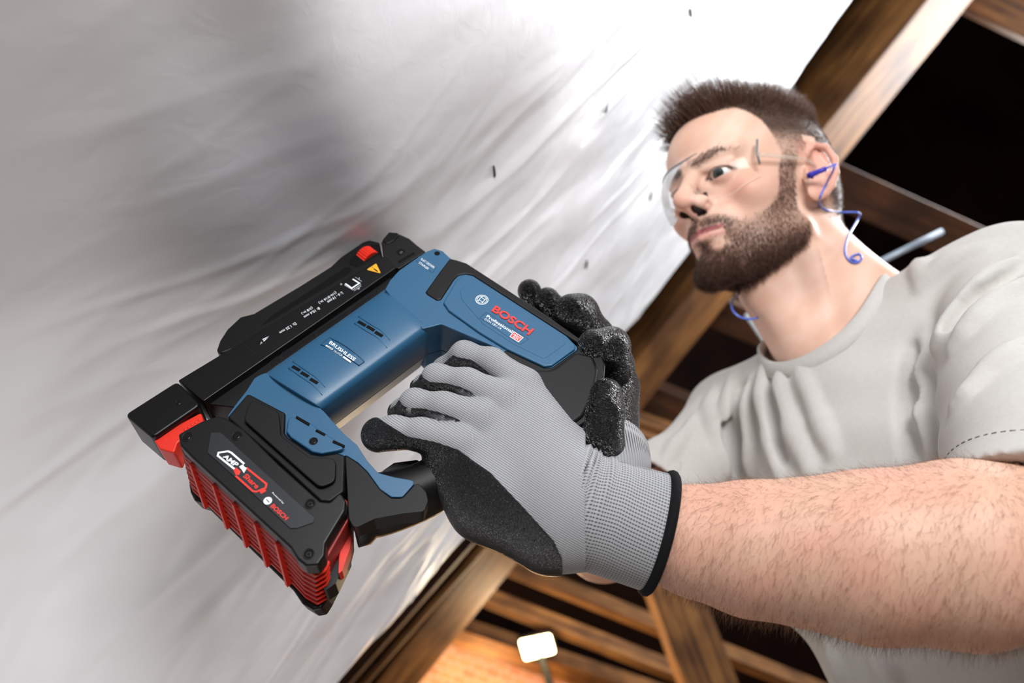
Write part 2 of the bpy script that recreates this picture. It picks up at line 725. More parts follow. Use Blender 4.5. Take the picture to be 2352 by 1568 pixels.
purlin('roof_batten', (2120, -78), (2460, 85), 95, 2.15, WOOD, 'pale cross beam in the top right corner of the roof')
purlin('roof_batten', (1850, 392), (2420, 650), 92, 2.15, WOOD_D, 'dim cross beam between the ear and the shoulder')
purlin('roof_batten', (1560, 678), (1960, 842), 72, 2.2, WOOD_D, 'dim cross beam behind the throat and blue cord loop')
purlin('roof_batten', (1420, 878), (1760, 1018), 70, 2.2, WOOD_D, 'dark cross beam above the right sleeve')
purlin('roof_batten', (1410, 945), (1720, 1050), 22, 2.12, WOOD, 'narrow orange lit batten above the right sleeve')
purlin('roof_batten', (1440, 988), (1640, 1058), 22, 2.5, WOOD, 'short orange lit batten end beside the right sleeve')
purlin('roof_batten', (1150, 1292), (1960, 1618), 24, 2.6, WOOD, 'upper thin batten below the grey glove cuff')
purlin('roof_batten', (1100, 1364), (1980, 1712), 22, 2.5, WOOD, 'lower thin batten below the grey glove cuff')
purlin('wall_plate', (1000, 1432), (1620, 1640), 52, 2.75, WOOD, 'broad orange lit beam on top of the brick wall behind the work lamp', group=None)
# thin battens beside the lower foil edge
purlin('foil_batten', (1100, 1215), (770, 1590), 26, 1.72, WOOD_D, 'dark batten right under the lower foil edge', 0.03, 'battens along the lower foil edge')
purlin('foil_batten', (1128, 1236), (808, 1600), 14, 1.66, WOOD, 'thin reddish batten between the foil batten and the rafter', 0.02, 'battens along the lower foil edge')
# upright post
pa, pb = P(1500, 1240, 2.28), P(1632, 1590, 2.18)
v, f = box_between(pa, pb, (1, 0.35, 0.25), 0.145, 0.08)
timber('roof_post', v, f, WOOD, 'upright timber post below the bare forearm', pa, pb, 'post')

# dark roof on the far side, brick gable and floor


def quad_slab(name, pts, thick, mat):
    pts = [np.asarray(p, float) for p in pts]
    n = np.cross(pts[1] - pts[0], pts[3] - pts[0])
    n /= np.linalg.norm(n)
    if n[2] < 0:
        n = -n
    v, f = loft([np.array(pts), np.array([p + n * thick for p in pts])])
    o = mesh_obj(name, v, f, mat)
    fix_normals(o)
    tag(o, kind='structure')
    return o


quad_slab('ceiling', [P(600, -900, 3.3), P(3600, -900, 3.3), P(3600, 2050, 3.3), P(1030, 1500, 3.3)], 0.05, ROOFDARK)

bm_ = bpy.data.materials.new('brick_wall')
bm_.use_nodes = True
nt = bm_.node_tree
bs = nt.nodes['Principled BSDF']
tc = nt.nodes.new('ShaderNodeTexCoord')
br = nt.nodes.new('ShaderNodeTexBrick')
br.inputs['Scale'].default_value = 9.0
br.inputs['Color1'].default_value = srgb(214, 142, 104)
br.inputs['Color2'].default_value = srgb(226, 170, 128)
br.inputs['Mortar'].default_value = srgb(220, 190, 170)
br.inputs['Mortar Size'].default_value = 0.02
at = nt.nodes.new('ShaderNodeAttribute')
at.attribute_name = 'grain'
nt.links.new(at.outputs['Vector'], br.inputs['Vector'])
nz = nt.nodes.new('ShaderNodeTexNoise')
nz.inputs['Scale'].default_value = 5.0
nt.links.new(tc.outputs['Object'], nz.inputs['Vector'])
rp = nt.nodes.new('ShaderNodeValToRGB')
rp.color_ramp.elements[0].position = 0.55
rp.color_ramp.elements[1].position = 0.66
nt.links.new(nz.outputs['Fac'], rp.inputs['Fac'])
mx = nt.nodes.new('ShaderNodeMix')
mx.data_type = 'RGBA'
nt.links.new(rp.outputs['Color'], mx.inputs['Factor'])
nt.links.new(br.outputs['Color'], mx.inputs[6])
mx.inputs[7].default_value = srgb(208, 204, 214)
nt.links.new(mx.outputs[2], bs.inputs['Base Color'])
bs.inputs['Roughness'].default_value = 0.9
wq = [P(620, 1300, 3.05), P(1060, 1440, 3.05), P(1760, 1690, 3.05), P(1500, 2350, 2.6)]
wb = quad_slab('wall_back', wq, 0.1, bm_)
wa = (wq[2] - wq[1]) / np.linalg.norm(wq[2] - wq[1])
wv_ = w2c(np.array([v_.co[:] for v_ in wb.data.vertices]) + np.array(wb.location)) - wq[1]
set_vec(wb, np.stack([wv_ @ wa, (wv_ - (wv_ @ wa)[:, None] * wa) @ np.array([0, 1.0, 0]), wv_[:, 2] * 0], 1), 'grain')
fl = [(-2.5, -1.2, 0), (2.6, -1.2, 0), (2.6, 4.2, 0), (-2.5, 4.2, 0)]
v = np.array(fl + [(x, y, -0.05) for x, y, _ in fl], float)
o = mesh_obj('floor', v, [(0, 1, 2, 3), (7, 6, 5, 4), (0, 4, 5, 1), (1, 5, 6, 2), (2, 6, 7, 3), (3, 7, 4, 0)], FLOORM, world=True)
tag(o, kind='structure')

# ------------------------------------------------------------------ work lamp on a tripod
lz = 2.35
lc = P(1235, 1487, lz)
base = c2w(lc)
base[2] = 0
base = base + np.array([0.0, 0.0, 0.0])
lamp = empty('work_lamp', base_w=base)
tag(lamp, 'small lit rectangular work lamp on a black tripod stand at the bottom', 'lamp')
quad = [P(1192, 1471, lz), P(1264, 1456, lz), P(1276, 1499, lz), P(1205, 1517, lz)]
cen = sum(quad) / 4
nrm = np.array([0, 0, 1.0])
fq = [np.array(p) for p in fillet([(q[0], q[1]) for q in quad], 0.008, 4)]
ring = np.array([(p[0], p[1], lz) for p in fq])
v, f = loft([ring, ring + np.array([0, 0, 0.004])])
o = mesh_obj('light_panel', v, f, LAMPE, lamp)
fix_normals(o)
big = cen + (ring - cen) * 1.12
v, f = loft([big + np.array([0, 0, 0.0045]), big + np.array([0, 0, 0.03]), cen + (ring - cen) * 0.8 + np.array([0, 0, 0.05])])
o = mesh_obj('housing', v, f, LAMPB, lamp)
fix_normals(o)
hw = c2w(cen + np.array([0, 0, 0.025]))
top = hw - np.array([0, 0, 0.03])
v, f = tube([top, [top[0], top[1], 0.9], [top[0], top[1], 0.35]], [0.012, 0.014, 0.016], 12)
mesh_obj('pole', v, f, LAMPB, lamp, smooth=True, world=True)
v, f = tube([hw + RT * 0.05 - UP * 0.03, hw - UP * 0.055, hw - RT * 0.05 - UP * 0.03], 0.005, 8)
mesh_obj('bracket', v, f, LAMPB, lamp, smooth=True, world=True)
for k in range(3):
    a = 2.1 * k + 0.4
    e = [top[0] + 0.35 * math.cos(a), top[1] + 0.35 * math.sin(a), 0.01]
    v, f = tube([[top[0], top[1], 0.55], e], 0.01, 8)
    mesh_obj('leg', v, f, LAMPB, lamp, smooth=True, world=True)
pl = bpy.data.lights.new('wall_fill_glow', 'POINT')
pl.energy = 9
pl.color = (1.0, 0.6, 0.27)
pl.shadow_soft_size = 0.06
plo = bpy.data.objects.new('wall_fill_glow', pl)
COL.objects.link(plo)
plo.location = Vector(c2w(P(1090, 1640, 2.62)))  # unseen warm light added to brighten the brick wall, away from the lamp
pl2 = bpy.data.lights.new('work_lamp_beam', 'POINT')
pl2.energy = 7
pl2.color = (1.0, 0.78, 0.5)
pl2.shadow_soft_size = 0.05
plo2 = bpy.data.objects.new('work_lamp_beam', pl2)
COL.objects.link(plo2)
plo2.location = Vector(c2w(cen + np.array([0.0, 0.07, -0.22])))

# odd fittings behind the man
pa, pb = P(1722, 715, 1.5), P(1800, 830, 1.5)
v, f = box_between(pa, pb, (1, 0.6, 0), 0.024, 0.012)
o = mesh_obj('white_batten', v, f, WHITEM)
fix_normals(o)
bevel(o, 0.002)
tag(o, 'short white painted batten behind the neck under the blue cord loop', 'batten')
v, f = tube([P(2000, 612, 1.35), P(2164, 531, 1.35)], 0.0055, 10)
o = mesh_obj('metal_tube', v, f, ALU, smooth=True)
tag(o, 'thin grey metal tube just above the far shoulder seam', 'tube')


# ------------------------------------------------------------------ cordless stapler
BLUE = material('blue_plastic', srgb(38, 88, 122), rough=0.42, spec=0.5, var=0.05, vscale=900, bump=0.12, bscale=1600, bdist=0.0003)
BLACK = material('black_plastic', srgb(9, 9, 11), rough=0.42, spec=0.34, var=0.1, vscale=700, bump=0.12, bscale=1500, bdist=0.0003)
BLACK2 = material('satin_black_steel', srgb(8, 8, 10), rough=0.38, spec=0.32, var=0.08, vscale=500, bump=0.05, bscale=1200, bdist=0.0003)
RUBBER = material('black_rubber', srgb(10, 10, 12), rough=0.5, spec=0.28, var=0.12, vscale=500, bump=0.2, bscale=2200, bdist=0.0003)
GREYP = material('charcoal_plastic', srgb(30, 33, 38), rough=0.5, spec=0.4, var=0.06, vscale=600)
DEEP = material('vent_black', srgb(5, 5, 6), rough=0.8, spec=0.2)
RED = material('red_plastic', srgb(222, 44, 26), rough=0.42, spec=0.5, var=0.05, vscale=300)
WHITEP = material('white_print', srgb(232, 238, 242), rough=0.5)
REDP = material('red_print', srgb(224, 48, 38), rough=0.45)
YELP = material('yellow_print', srgb(240, 172, 34), rough=0.5)
SCREWM = material('black_screw', srgb(40, 41, 44), rough=0.25, metal=0.8)
LINEP = material('worn_edge', srgb(120, 126, 132), rough=0.5)

NT = np.array([0.05, 0.62, -0.78])
NT /= np.linalg.norm(NT)
TP0 = P(900, 900, 0.600)
TA = P(960, 560, 1) - P(330, 960, 1)


def T(px, py, h):
    """pixel ray onto the tool's side plane lifted by h mm towards the camera"""
    r = P(px, py, 1.0)
    return r * ((NT @ TP0 + h * 0.001) / (NT @ r))


_ax = T(930, 570, 0) - T(330, 960, 0)
TU = _ax / np.linalg.norm(_ax)            # along the magazine, to the nose
TV = np.cross(NT, TU)                     # away from the foil, to the grip
if TV @ (T(1300, 850, 0) - T(900, 600, 0)) < 0:
    TV = -TV


def to_uv(p):
    d = np.asarray(p) - TP0
    return np.array([d @ TU, d @ TV])


def from_uv(uv, h):
    return TP0 + uv[0] * TU + uv[1] * TV + NT * (h * 0.001)


stapler = empty('cordless_stapler', TP0)
tag(stapler, 'blue and black cordless flat crown stapler with red accents held in gloved hands', 'stapler')


def slab(name, px, h1, h0, mat, parent=stapler, r=0.0, bev=0.0015, seg=3, taper=1.0, tvec=(0, 0), smooth=True, ang=30, trace=None):
    """prism traced at height h1 (mm) and going back to h0"""
    uv = [to_uv(T(x, y, h1 if trace is None else trace)) for x, y in px]
    if r:
        uv = fillet(uv, r if not hasattr(r, '__len__') else [k for k in r])
    uv = np.array(uv)
    c = uv.mean(0)
    top = np.array([from_uv(q, h1) for q in uv])
    bot = np.array([from_uv(c + (q - c) * taper + np.array(tvec), h0) for q in uv])
    v, f = loft([top, bot])
    o = mesh_obj(name, v, f, mat, parent, smooth=smooth)
    fix_normals(o)
    if bev:
        bevel(o, bev, seg, ang)
    wn = o.modifiers.new('wn', 'WEIGHTED_NORMAL')
    wn.keep_sharp = True
    return o


def grid_panel(name, rows, hs, mat, parent, back_h, smooth=True):
    """curved shell: rows = list of pixel polylines (equal length), hs heights per row (scalar or list); skirt to back_h"""
    R = []
    for row, h in zip(rows, hs):
        hh = h if hasattr(h, '__len__') else [h] * len(row)
        R.append([T(x, y, q) for (x, y), q in zip(row, hh)])
    R = np.array(R)
    nr, nc = R.shape[:2]
    V = list(R.reshape(-1, 3))
    F = []
    for i in range(nr - 1):
        for j in range(nc - 1):
            a = i * nc + j
            F.append((a, a + 1, a + nc + 1, a + nc))
    border = [j for j in range(nc)] + [i * nc + nc - 1 for i in range(1, nr)] + [(nr - 1) * nc + j for j in range(nc - 2, -1, -1)] + [i * nc for i in range(nr - 2, 0, -1)]
    b0 = len(V)
    for b in border:
        uv = to_uv(V[b])
        V.append(from_uv(uv, back_h))
    m = len(border)
    for k in range(m):
        k2 = (k + 1) % m
        F.append((border[k], b0 + k, b0 + k2, border[k2]))
    F.append(tuple(b0 + k for k in range(m)))
    o = mesh_obj(name, V, F, mat, parent, smooth=smooth)
    fix_normals(o)
    return o


def print_on(name, quad, text, h, mat, parent, bold=0.0, lift=0.25, thick=0.15):
    """lettering mapped into a pixel quad (bottom-left, bottom-right, top-right, top-left) on the plane at height h"""
    cu = bpy.data.curves.new('txt', 'FONT')
    cu.body = text
    cu.offset = bold
    cu.resolution_u = 3
    ob = bpy.data.objects.new('txt', cu)
    COL.objects.link(ob)
    dg = bpy.context.evaluated_depsgraph_get()
    dg.update()
    me = bpy.data.meshes.new_from_object(ob.evaluated_get(dg))
    co = np.array([v.co[:] for v in me.vertices])
    fs = [tuple(p.vertices) for p in me.polygons]
    bpy.data.objects.remove(ob)
    bpy.data.curves.remove(cu)
    bpy.data.meshes.remove(me)
    lo, hi = co.min(0), co.max(0)
    hi_y, lo_y = hi[1], lo[1]
    s = (co[:, 0] - lo[0]) / (hi[0] - lo[0])
    t = (co[:, 1] - lo_y) / (hi_y - lo_y)
    bl, br, tr, tl = [np.array(to_uv(T(x, y, h + lift))) for x, y in quad]
    uv = ((1 - s) * (1 - t))[:, None] * bl + (s * (1 - t))[:, None] * br + (s * t)[:, None] * tr + ((1 - s) * t)[:, None] * tl
    top = np.array([from_uv(q, h + lift) for q in uv])
    bot = np.array([from_uv(q, h + lift - thick) for q in uv])
    n = len(co)
    # boundary edges give the sides
    cnt = {}
    for fc in fs:
        for i in range(len(fc)):
            e = (fc[i], fc[(i + 1) % len(fc)])
            k = (min(e), max(e))
            cnt.setdefault(k, []).append(e)
    F = list(fs) + [tuple(i + n for i in reversed(fc)) for fc in fs]
    for k, es in cnt.items():
        if len(es) == 1:
            a, b = es[0]
            F.append((b, a, a + n, b + n))
    return mesh_obj(name, np.concatenate([top, bot]), F, mat, parent)


def stroke(name, pts, wmm, h, mat, parent, closed=False, lift=0.25, thick=0.2):
    """flat printed line through pixel points"""
    uv = np.array([to_uv(T(x, y, h + lift)) for x, y in pts])
    n = len(uv)
    L, R = [], []
    for i in range(n):
        a = uv[i - 1] if (i > 0 or closed) else None
        c = uv[(i + 1) % n] if (i < n - 1 or closed) else None
        d = np.zeros(2)
        ds = []
        if a is not None:
            ds.append((uv[i] - a) / (np.linalg.norm(uv[i] - a) + 1e-12))
        if c is not None:
            ds.append((c - uv[i]) / (np.linalg.norm(c - uv[i]) + 1e-12))
        d = sum(ds)
        d /= np.linalg.norm(d) + 1e-12
        nn = np.array([-d[1], d[0]])
        k = 1 / max(0.5, abs(nn @ np.array([-ds[0][1], ds[0][0]])))
        L.append(uv[i] + nn * wmm * 0.0005 * k)
        R.append(uv[i] - nn * wmm * 0.0005 * k)
    V, F = [], []
    for q in L + R:
        V.append(from_uv(q, h + lift))
    for q in L + R:
        V.append(from_uv(q, h + lift - thick))
    m = 2 * n
    for i in range(n if closed else n - 1):
        j = (i + 1) % n
        F += [(i, j, n + j, n + i), (m + i, m + n + i, m + n + j, m + j), (i, m + i, m + j, j), (n + i, n + j, m + n + j, m + n + i)]
    if not closed:
        F += [(0, n, m + n, m), (n - 1, m + n - 1, m + n + n - 1, n + n - 1)]
    o = mesh_obj(name, V, F, mat, parent)
    fix_normals(o)
    return o


def disc_px(px, py, h, rmm, n=28):
    c = to_uv(T(px, py, h))
    return [c + rmm * 0.001 * np.array([math.cos(2 * math.pi * k / n), math.sin(2 * math.pi * k / n)]) for k in range(n)]


def disc(name, px, py, h1, h0, rmm, mat, parent, n=24, bev=0.0004, r2=None):
    top = np.array([from_uv(q, h1) for q in disc_px(px, py, h1, rmm, n)])
    c = to_uv(T(px, py, h1))
    bot = np.array([from_uv(c + (to_uv(p) - c) * (1.0 if r2 is None else r2 / rmm), h0) for p in top])
    v, f = loft([top, bot])
    o = mesh_obj(name, v, f, mat, parent)
    fix_normals(o)
    if bev:
        bevel(o, bev, 2)
    return o


def screw(px, py, h, rmm, parent):
    # dark well with a screw head inside
    ring_o = np.array([from_uv(q, h + 0.25) for q in disc_px(px, py, h, rmm)])
    c = from_uv(to_uv(T(px, py, h)), h + 0.25)
    rin = c + (ring_o - c) * 0.82
    low = rin - NT * 0.0008
    v, f = loft([ring_o - NT * 0.0006, ring_o, rin, low], cap=False)
    wl = mesh_obj('screw_well', v, f, BLACK, parent, smooth=True)
    fix_normals(wl)
    o = disc('screw_floor', px, py, h + 0.08, h - 0.5, rmm * 0.84, DEEP, parent, bev=0)
    o = disc('screw', px, py, h + 0.2, h - 0.4, rmm * 0.55, SCREWM, parent)
    disc('screw_recess', px, py, h + 0.24, h, rmm * 0.22, DEEP, parent, n=6, bev=0)
    return o


# ---- magazine -------------------------------------------------------------
mag = slab('magazine', [(884, 586), (911, 614), (467, 922), (408, 873)], 16, -16, BLACK2, r=0.0015, bev=0.0012)
slab('magazine_rail', [(905, 610), (893, 662), (862, 692), (600, 872), (540, 935), (462, 926), (560, 850)], 9, -12, BLACK, bev=0.001)
cap_ = slab('magazine_end_cap', [(406, 874), (285, 951), (350, 1006), (462, 929)], 18, -17, BLACK2, r=0.004, bev=0.0022)
screw(410, 925, 18, 2.2, cap_)
slab('release_button', [(350, 1006), (462, 946), (470, 975), (408, 1016), (400, 1040), (366, 1030)], 13, -10, RED, r=0.002, bev=0.0012)
for k in range(5):
    disc('grip_stud', 425 + k * 8, 985 - k * 5.5, 13.6, 12.5, 1.0, RED, stapler, n=12)
# label print on the magazine
stroke('label_border', [(879, 590), (907, 614), (597, 821), (551, 784)], 0.18, 16, GREYP, mag, closed=True)
for tx, q in (('L: 6 - 14 mm', [(784.6, 669), (751, 691), (754.5, 696.5), (788.6, 674.5)]),
              ('(1/4-9/16 in.)', [(769.5, 667.5), (730, 693), (734.6, 698.5), (774, 673)]),
              ('B: 10.6 mm', [(732, 704.6), (697, 726), (700.7, 730.5), (735.5, 709.5)]),
              ('(3/8 in.)', [(715, 702.5), (690.5, 717.5), (695, 723), (719.5, 708)]),
              ('D: 1.25 mm', [(677.5, 739.5), (641, 762), (644.5, 766.5), (682, 744.5)]),
              ('0°', [(601, 784), (596, 787.5), (598, 791), (603, 787.5)])):
    print_on('lettering', q, tx, 16, WHITEP, mag, bold=0.006)
slab('pointer_mark', [(618, 771.6), (602.5, 778.6), (603.8, 780.4)], 16.25, 16.05, WHITEP, mag, bev=0)
slab('pointer_mark', [(616, 774.5), (604.5, 781.8), (606, 784)], 16.25, 16.05, WHITEP, mag, bev=0)
stroke('staple_symbol', [(810, 640.5), (825.5, 650), (808, 661.5), (793, 651)], 1.3, 16, WHITEP, mag)
stroke('staple_symbol', [(829, 653), (810.5, 665.5), (791, 654)], 0.3, 16, WHITEP, mag)
stroke('dimension_mark', [(816, 636), (831, 646)], 0.2, 16, WHITEP, mag)
stroke('dimension_mark', [(813, 668), (830, 656)], 0.2, 16, WHITEP, mag)
print_on('lettering', [(826, 640), (823, 642), (822, 639), (825, 637)], 'L', 16, WHITEP, mag)
print_on('lettering', [(826, 663), (823, 665), (821, 662), (824, 660)], 'B', 16, WHITEP, mag)
print_on('lettering', [(786, 653), (783, 655), (781, 652), (784, 650)], 'D', 16, WHITEP, mag)
tri = slab('warning_triangle', [(864, 604.6), (842, 619), (875, 627.5)], 16.3, 16.02, YELP, mag, r=0.0008, bev=0)
slab('exclamation_mark', [(858.5, 615.5), (867, 621), (868.5, 624), (865, 623), (857.5, 617)], 16.5, 16.2, DEEP, tri, r=0.0004, bev=0)
disc('exclamation_dot', 855.6, 613.3, 16.5, 16.2, 0.45, DEEP, tri, n=12, bev=0)
# windows along the side of the rail
for q in ([(729, 758), (796, 714), (800, 727), (729, 775)], [(647, 811), (722, 763), (724, 778), (649, 831)],
          [(620, 829), (639, 817), (644, 833), (622, 850)], [(804, 709), (867, 666), (862, 687), (804, 726)]):
    slab('rail_window', q, 9.6, 8, BLACK2, stapler, bev=0.0003)
    stroke('rail_edge', [q[3], q[0], q[1]], 0.22, 9.6, GREYP, stapler)

# ---- contact guide on the foil side with depth wheel -----------------------
gd = slab('contact_guide', [(872, 556), (848, 550), (835, 554), (782, 590), (760, 611), (690, 655), (583, 719), (552, 727), (522, 755), (505, 781),
                            (497, 804), (506, 812), (560, 792), (880, 596)], 6, -12, BLACK, r=0.003, bev=0.0015)
slab('guide_recess', [(793, 614), (800, 613), (807, 617), (800, 628), (618, 738), (600, 748), (622, 726)], 6.4, 4, DEEP, gd, r=0.001, bev=0)
slab('wheel_pocket', [(872, 561), (846, 563), (806, 592), (802, 606), (822, 612), (876, 580)], 6.5, 4, DEEP, gd, r=0.001, bev=0)
# knurled wheel, its axle across the guide
WC = T(845, 594, 0.5)
RW = 0.0098
ring0, ring1 = [], []
for k in range(72):
    a = 2 * math.pi * k / 72
    rr = RW * (1.0 if k % 3 else 0.93)
    dvec = math.cos(a) * TU + math.sin(a) * NT
    ring0.append(WC + rr * dvec - TV * 0.0055)
    ring1.append(WC + rr * dvec + TV * 0.0050)
wl = loft([np.array([WC + (p - WC + TV * 0.0055) * 0.93 - TV * 0.0062 for p in ring0]), np.array(ring0), np.array(ring1)])
wh = mesh_obj('depth_wheel', wl[0], wl[1], RED, stapler)
fix_normals(wh)
# ---- nose -----------------------------------------------------------------
nose = slab('nose', [(881, 546), (893, 534), (913, 535), (940, 547), (960, 564), (979, 578), (955, 592), (917, 617), (904, 614), (880, 590), (876, 556)],
            15, -14, BLACK, r=0.0015, bev=0.0016)
slab('nose_tip', [(878, 551), (893, 532.5), (913, 534), (917, 540), (905, 552), (888, 560)], 15.8, 2, BLACK2, r=0.001, bev=0.0012)
slab('nose_hole', [(909, 577), (922, 570), (932, 577), (918, 587)], 15.3, 14, DEEP, nose, r=0.001, bev=0)
slab('driver_blade', [(917, 579), (923, 575), (926, 579), (920, 583)], 15.6, 14.5, STEEL, nose, r=0.0005, bev=0.0002)
slab('nose_slot', [(913, 600), (950, 578), (954, 582), (917, 605)], 15.3, 14, DEEP, nose, r=0.001, bev=0)

# ---- blue motor housing ----------------------------------------------------
# front shell: a barrel whose ridge runs parallel to the magazine
upper = np.array([(884, 664), (610, 857)], float)
lower = np.array([(990, 757), (742, 940)], float)
rows = []
hs = []
NR, NC = 15, 15
for i in range(NR):
    a = i / (NR - 1)
    p0 = upper[0] + (lower[0] - upper[0]) * a
    p1 = upper[1] + (lower[1] - upper[1]) * a
    rows.append([tuple(p0 + (p1 - p0) * j / (NC - 1)) for j in range(NC)])
    x = 2 * a - 1
    hs.append(27 + 7.5 * math.sqrt(max(0, 1 - abs(x) ** 2.6)))
mot = grid_panel('motor_housing', rows, hs, BLUE, stapler, 0)
bevel(mot, 0.0016, 2, 50)
slab('motor_housing_rear', [(884, 664), (990, 757), (742, 940), (610, 857)], -0.3, -26, BLUE, stapler, r=0.001, bev=0.0008, taper=0.9, tvec=(0, -0.007), trace=27)


def bar_h(px, py):
    """height of the barrel at a pixel"""
    a0, a1 = upper
    b0, b1 = lower
    best = (9, 0)
    for i in range(101):
        a = i / 100
        p0 = a0 + (b0 - a0) * a
        p1 = a1 + (b1 - a1) * a
        d = p1 - p0
        e = abs(d[0] * (py - p0[1]) - d[1] * (px - p0[0])) / np.linalg.norm(d)
        if e < best[0]:
            best = (e, a)
    x = 2 * best[1] - 1
    return 27 + 7.5 * math.sqrt(max(0, 1 - abs(x) ** 2.6))


def draped(name, pts, mat, parent, hfun, lift=0.3, thick=1.2):
    top = np.array([T(x, y, hfun(x, y) + lift) for x, y in pts])
    bot = top - NT * thick * 0.001
    v, f = loft([top, bot])
    o = mesh_obj(name, v, f, mat, parent)
    fix_normals(o)
    return o


# vents
for vc in ([(831, 742), (851, 753), (870, 766)], [(680, 845), (700, 859), (721, 874)]):
    for x, y in vc:
        draped('vent_slot', [(x - 11, y - 2), (x - 6, y - 7), (x + 11, y + 3), (x + 6, y + 8)], DEEP, mot, bar_h, 0.35)
    for s_, sh in ((-1, 0), (1, 0)):
        pass
    (xa, ya), (xb, yb) = vc[0], vc[2]
    # raised ribs of the vent recess
    for off, e0, e1 in ((-9, -14, 34), (9, -14, 30)):
        pth = [(xa + (xb - xa) * t_ + off * 0.55 + (e0 if t_ == 0 else 0) * 0.8, ya + (yb - ya) * t_ - off * 0.85 + (e0 if t_ == 0 else 0) * 0.55) for t_ in (0, 0.25, 0.5, 0.75, 1)]
        pth.append((xb + off * 0.5 + e1 * 0.7, yb - off * 0.85 + e1 * 0.75))
        pt3 = [T(x, y, bar_h(x, y) + 0.1) for x, y in pth]
        v, f = tube(spline(pt3, 4), np.linspace(0.0009, 0.0003, 21), 8)
        mesh_obj('vent_rib', v, f, BLUE, mot, smooth=True)
# curved name plate
pl_pts = [(757, 775), (737, 791)] + [(737 + 88 * t_, 791 + 48 * t_ + 5 * math.sin(math.pi * t_) * -1) for t_ in (0.25, 0.5, 0.75)] + [(825, 839), (837, 830)] + \
         [(837 - 80 * t_, 830 - 55 * t_ - 6 * math.sin(math.pi * t_)) for t_ in (0.25, 0.5, 0.75)]
draped('name_plate', pl_pts, BLUE, mot, bar_h, 0.55, 2.0)
pl3 = [T(x, y, bar_h(x, y) + 0.6) for x, y in pl_pts]
v, f = tube(pl3 + [pl3[0]], 0.0003, 6)
mesh_obj('plate_edge', v, f, material('blue_shadow_line', srgb(28, 66, 100), rough=0.5), mot)


def print_curved(name, quad, text, mat, parent, hfun, bold=0.0, lift=0.7):
    o = print_on(name, quad, text, 0, mat, parent, bold)
    po = origin_of(parent)
    n = len(o.data.vertices) // 2
    co = np.zeros(len(o.data.vertices) * 3, np.float32)
    o.data.vertices.foreach_get('co', co)
    co = co.reshape(-1, 3) + po
    cc = w2c(co)
    for i in range(n):
        p = cc[i]
        px, py = CX + FPX * p[0] / p[2], CY - FPX * p[1] / p[2]
        q = T(px, py, hfun(px, py) + lift)
        cc[i] = q
        cc[n + i] = q - NT * 0.0003
    o.data.vertices.foreach_set('co', (c2w(cc) - po).astype(np.float32).ravel())
    o.data.update()
    return o


print_curved('lettering', [(755, 788), (812, 829), (818.6, 823), (760, 782)], 'BRUSHLESS', WHITEP, mot, bar_h, bold=0.02)
print_curved('lettering', [(766, 807), (785, 819), (788, 815), (769, 803)], 'MOTOR', WHITEP, mot, bar_h)
draped('print_bar', [(747, 794.5), (749.5, 791.5), (766, 801), (764, 804)], WHITEP, mot, bar_h, 0.75, 0.3)
draped('print_bar', [(787, 820.5), (789.5, 817), (807, 829.5), (805, 833)], WHITEP, mot, bar_h, 0.75, 0.3)

# ---- blue head -------------------------------------------------------------
head_px = [(998, 570), (980, 577), (950, 597), (916, 621), (896, 643), (884, 664), (905, 690), (970, 755), (993, 749.5), (1013, 744), (1060, 764), (1153, 803), (1143, 827),
           (1160, 842), (1262, 850), (1330, 800), (1300, 770), (1180, 690), (1034, 592), (1017, 576)]
head = slab('tool_head', head_px, 33, 0, BLUE, r=[0.002, 0.002, 0, 0.002, 0.002, 0, 0, 0, 0.004, 0.004, 0, 0.001, 0, 0, 0, 0, 0, 0, 0.001, 0.002], bev=0.0022, seg=4)
slab('tool_head_rear', [(998, 572), (950, 600), (900, 650), (905, 690), (970, 755), (1013, 744), (1060, 764), (1153, 803), (1290, 790), (1180, 692), (1034, 596)], -0.3, -24, BLUE, r=0.002, bev=0.0008, taper=0.94, trace=33)
disc('hex_recess', 1004, 581.5, 33.2, 31, 2.6, DEEP, head, n=6, bev=0)
# black soft shell: upper edge strip with the tab, and the end of the head
edge_px = [(1033, 592), (1010, 622), (976, 670), (981, 676), (1004, 690), (1014, 687), (1044, 641), (1054, 632), (1069, 629), (1085, 632), (1325, 786), (1325, 802), (1268, 842), (1251, 843), (1166, 803),
           (1158, 804), (1146, 828), (1140, 860), (1180, 930), (1240, 985), (1307, 996), (1348, 966), (1377, 913), (1389, 863), (1391, 838), (1380, 806), (1330, 775), (1240, 712), (1189, 679), (1151, 654), (1072, 603), (1050, 596)]
shell = slab('rubber_shell', edge_px, 34, -6, RUBBER, r=0.0022, bev=0.0022, seg=4)
slab('rubber_shell_end', [(1150, 842), (1180, 925), (1240, 978), (1300, 985), (1340, 955), (1366, 905), (1376, 850), (1364, 815), (1322, 806), (1268, 846), (1250, 847)], 36.5, 30, RUBBER, r=0.006, bev=0.004, seg=4)
slab('rubber_shell_rear', [(1040, 612), (1072, 640), (1300, 800), (1240, 985), (1307, 996), (1348, 966), (1377, 913), (1391, 838), (1380, 812), (1189, 692)], -5, -30, RUBBER, r=0.003, bev=0.008, taper=0.93)
# raised logo panel
pan_px = [(1069, 630), (1050, 640), (1018, 694), (1030, 712), (1100, 762), (1164, 801), (1250, 841), (1268, 839), (1321, 801), (1322, 791), (1200, 709), (1090, 637)]
pan = slab('logo_panel', pan_px, 35.2, 31, BLUE, r=0.002, bev=0.0012, seg=4)
inn_px = [(1071, 650), (1056, 668), (1062, 690), (1110, 744), (1180, 790), (1246, 822), (1256, 820), (1298, 790), (1297, 784), (1200, 722)]
inn = slab('logo_field', inn_px, 35.5, 34, BLUE, pan, r=0.002, bev=0.0004)
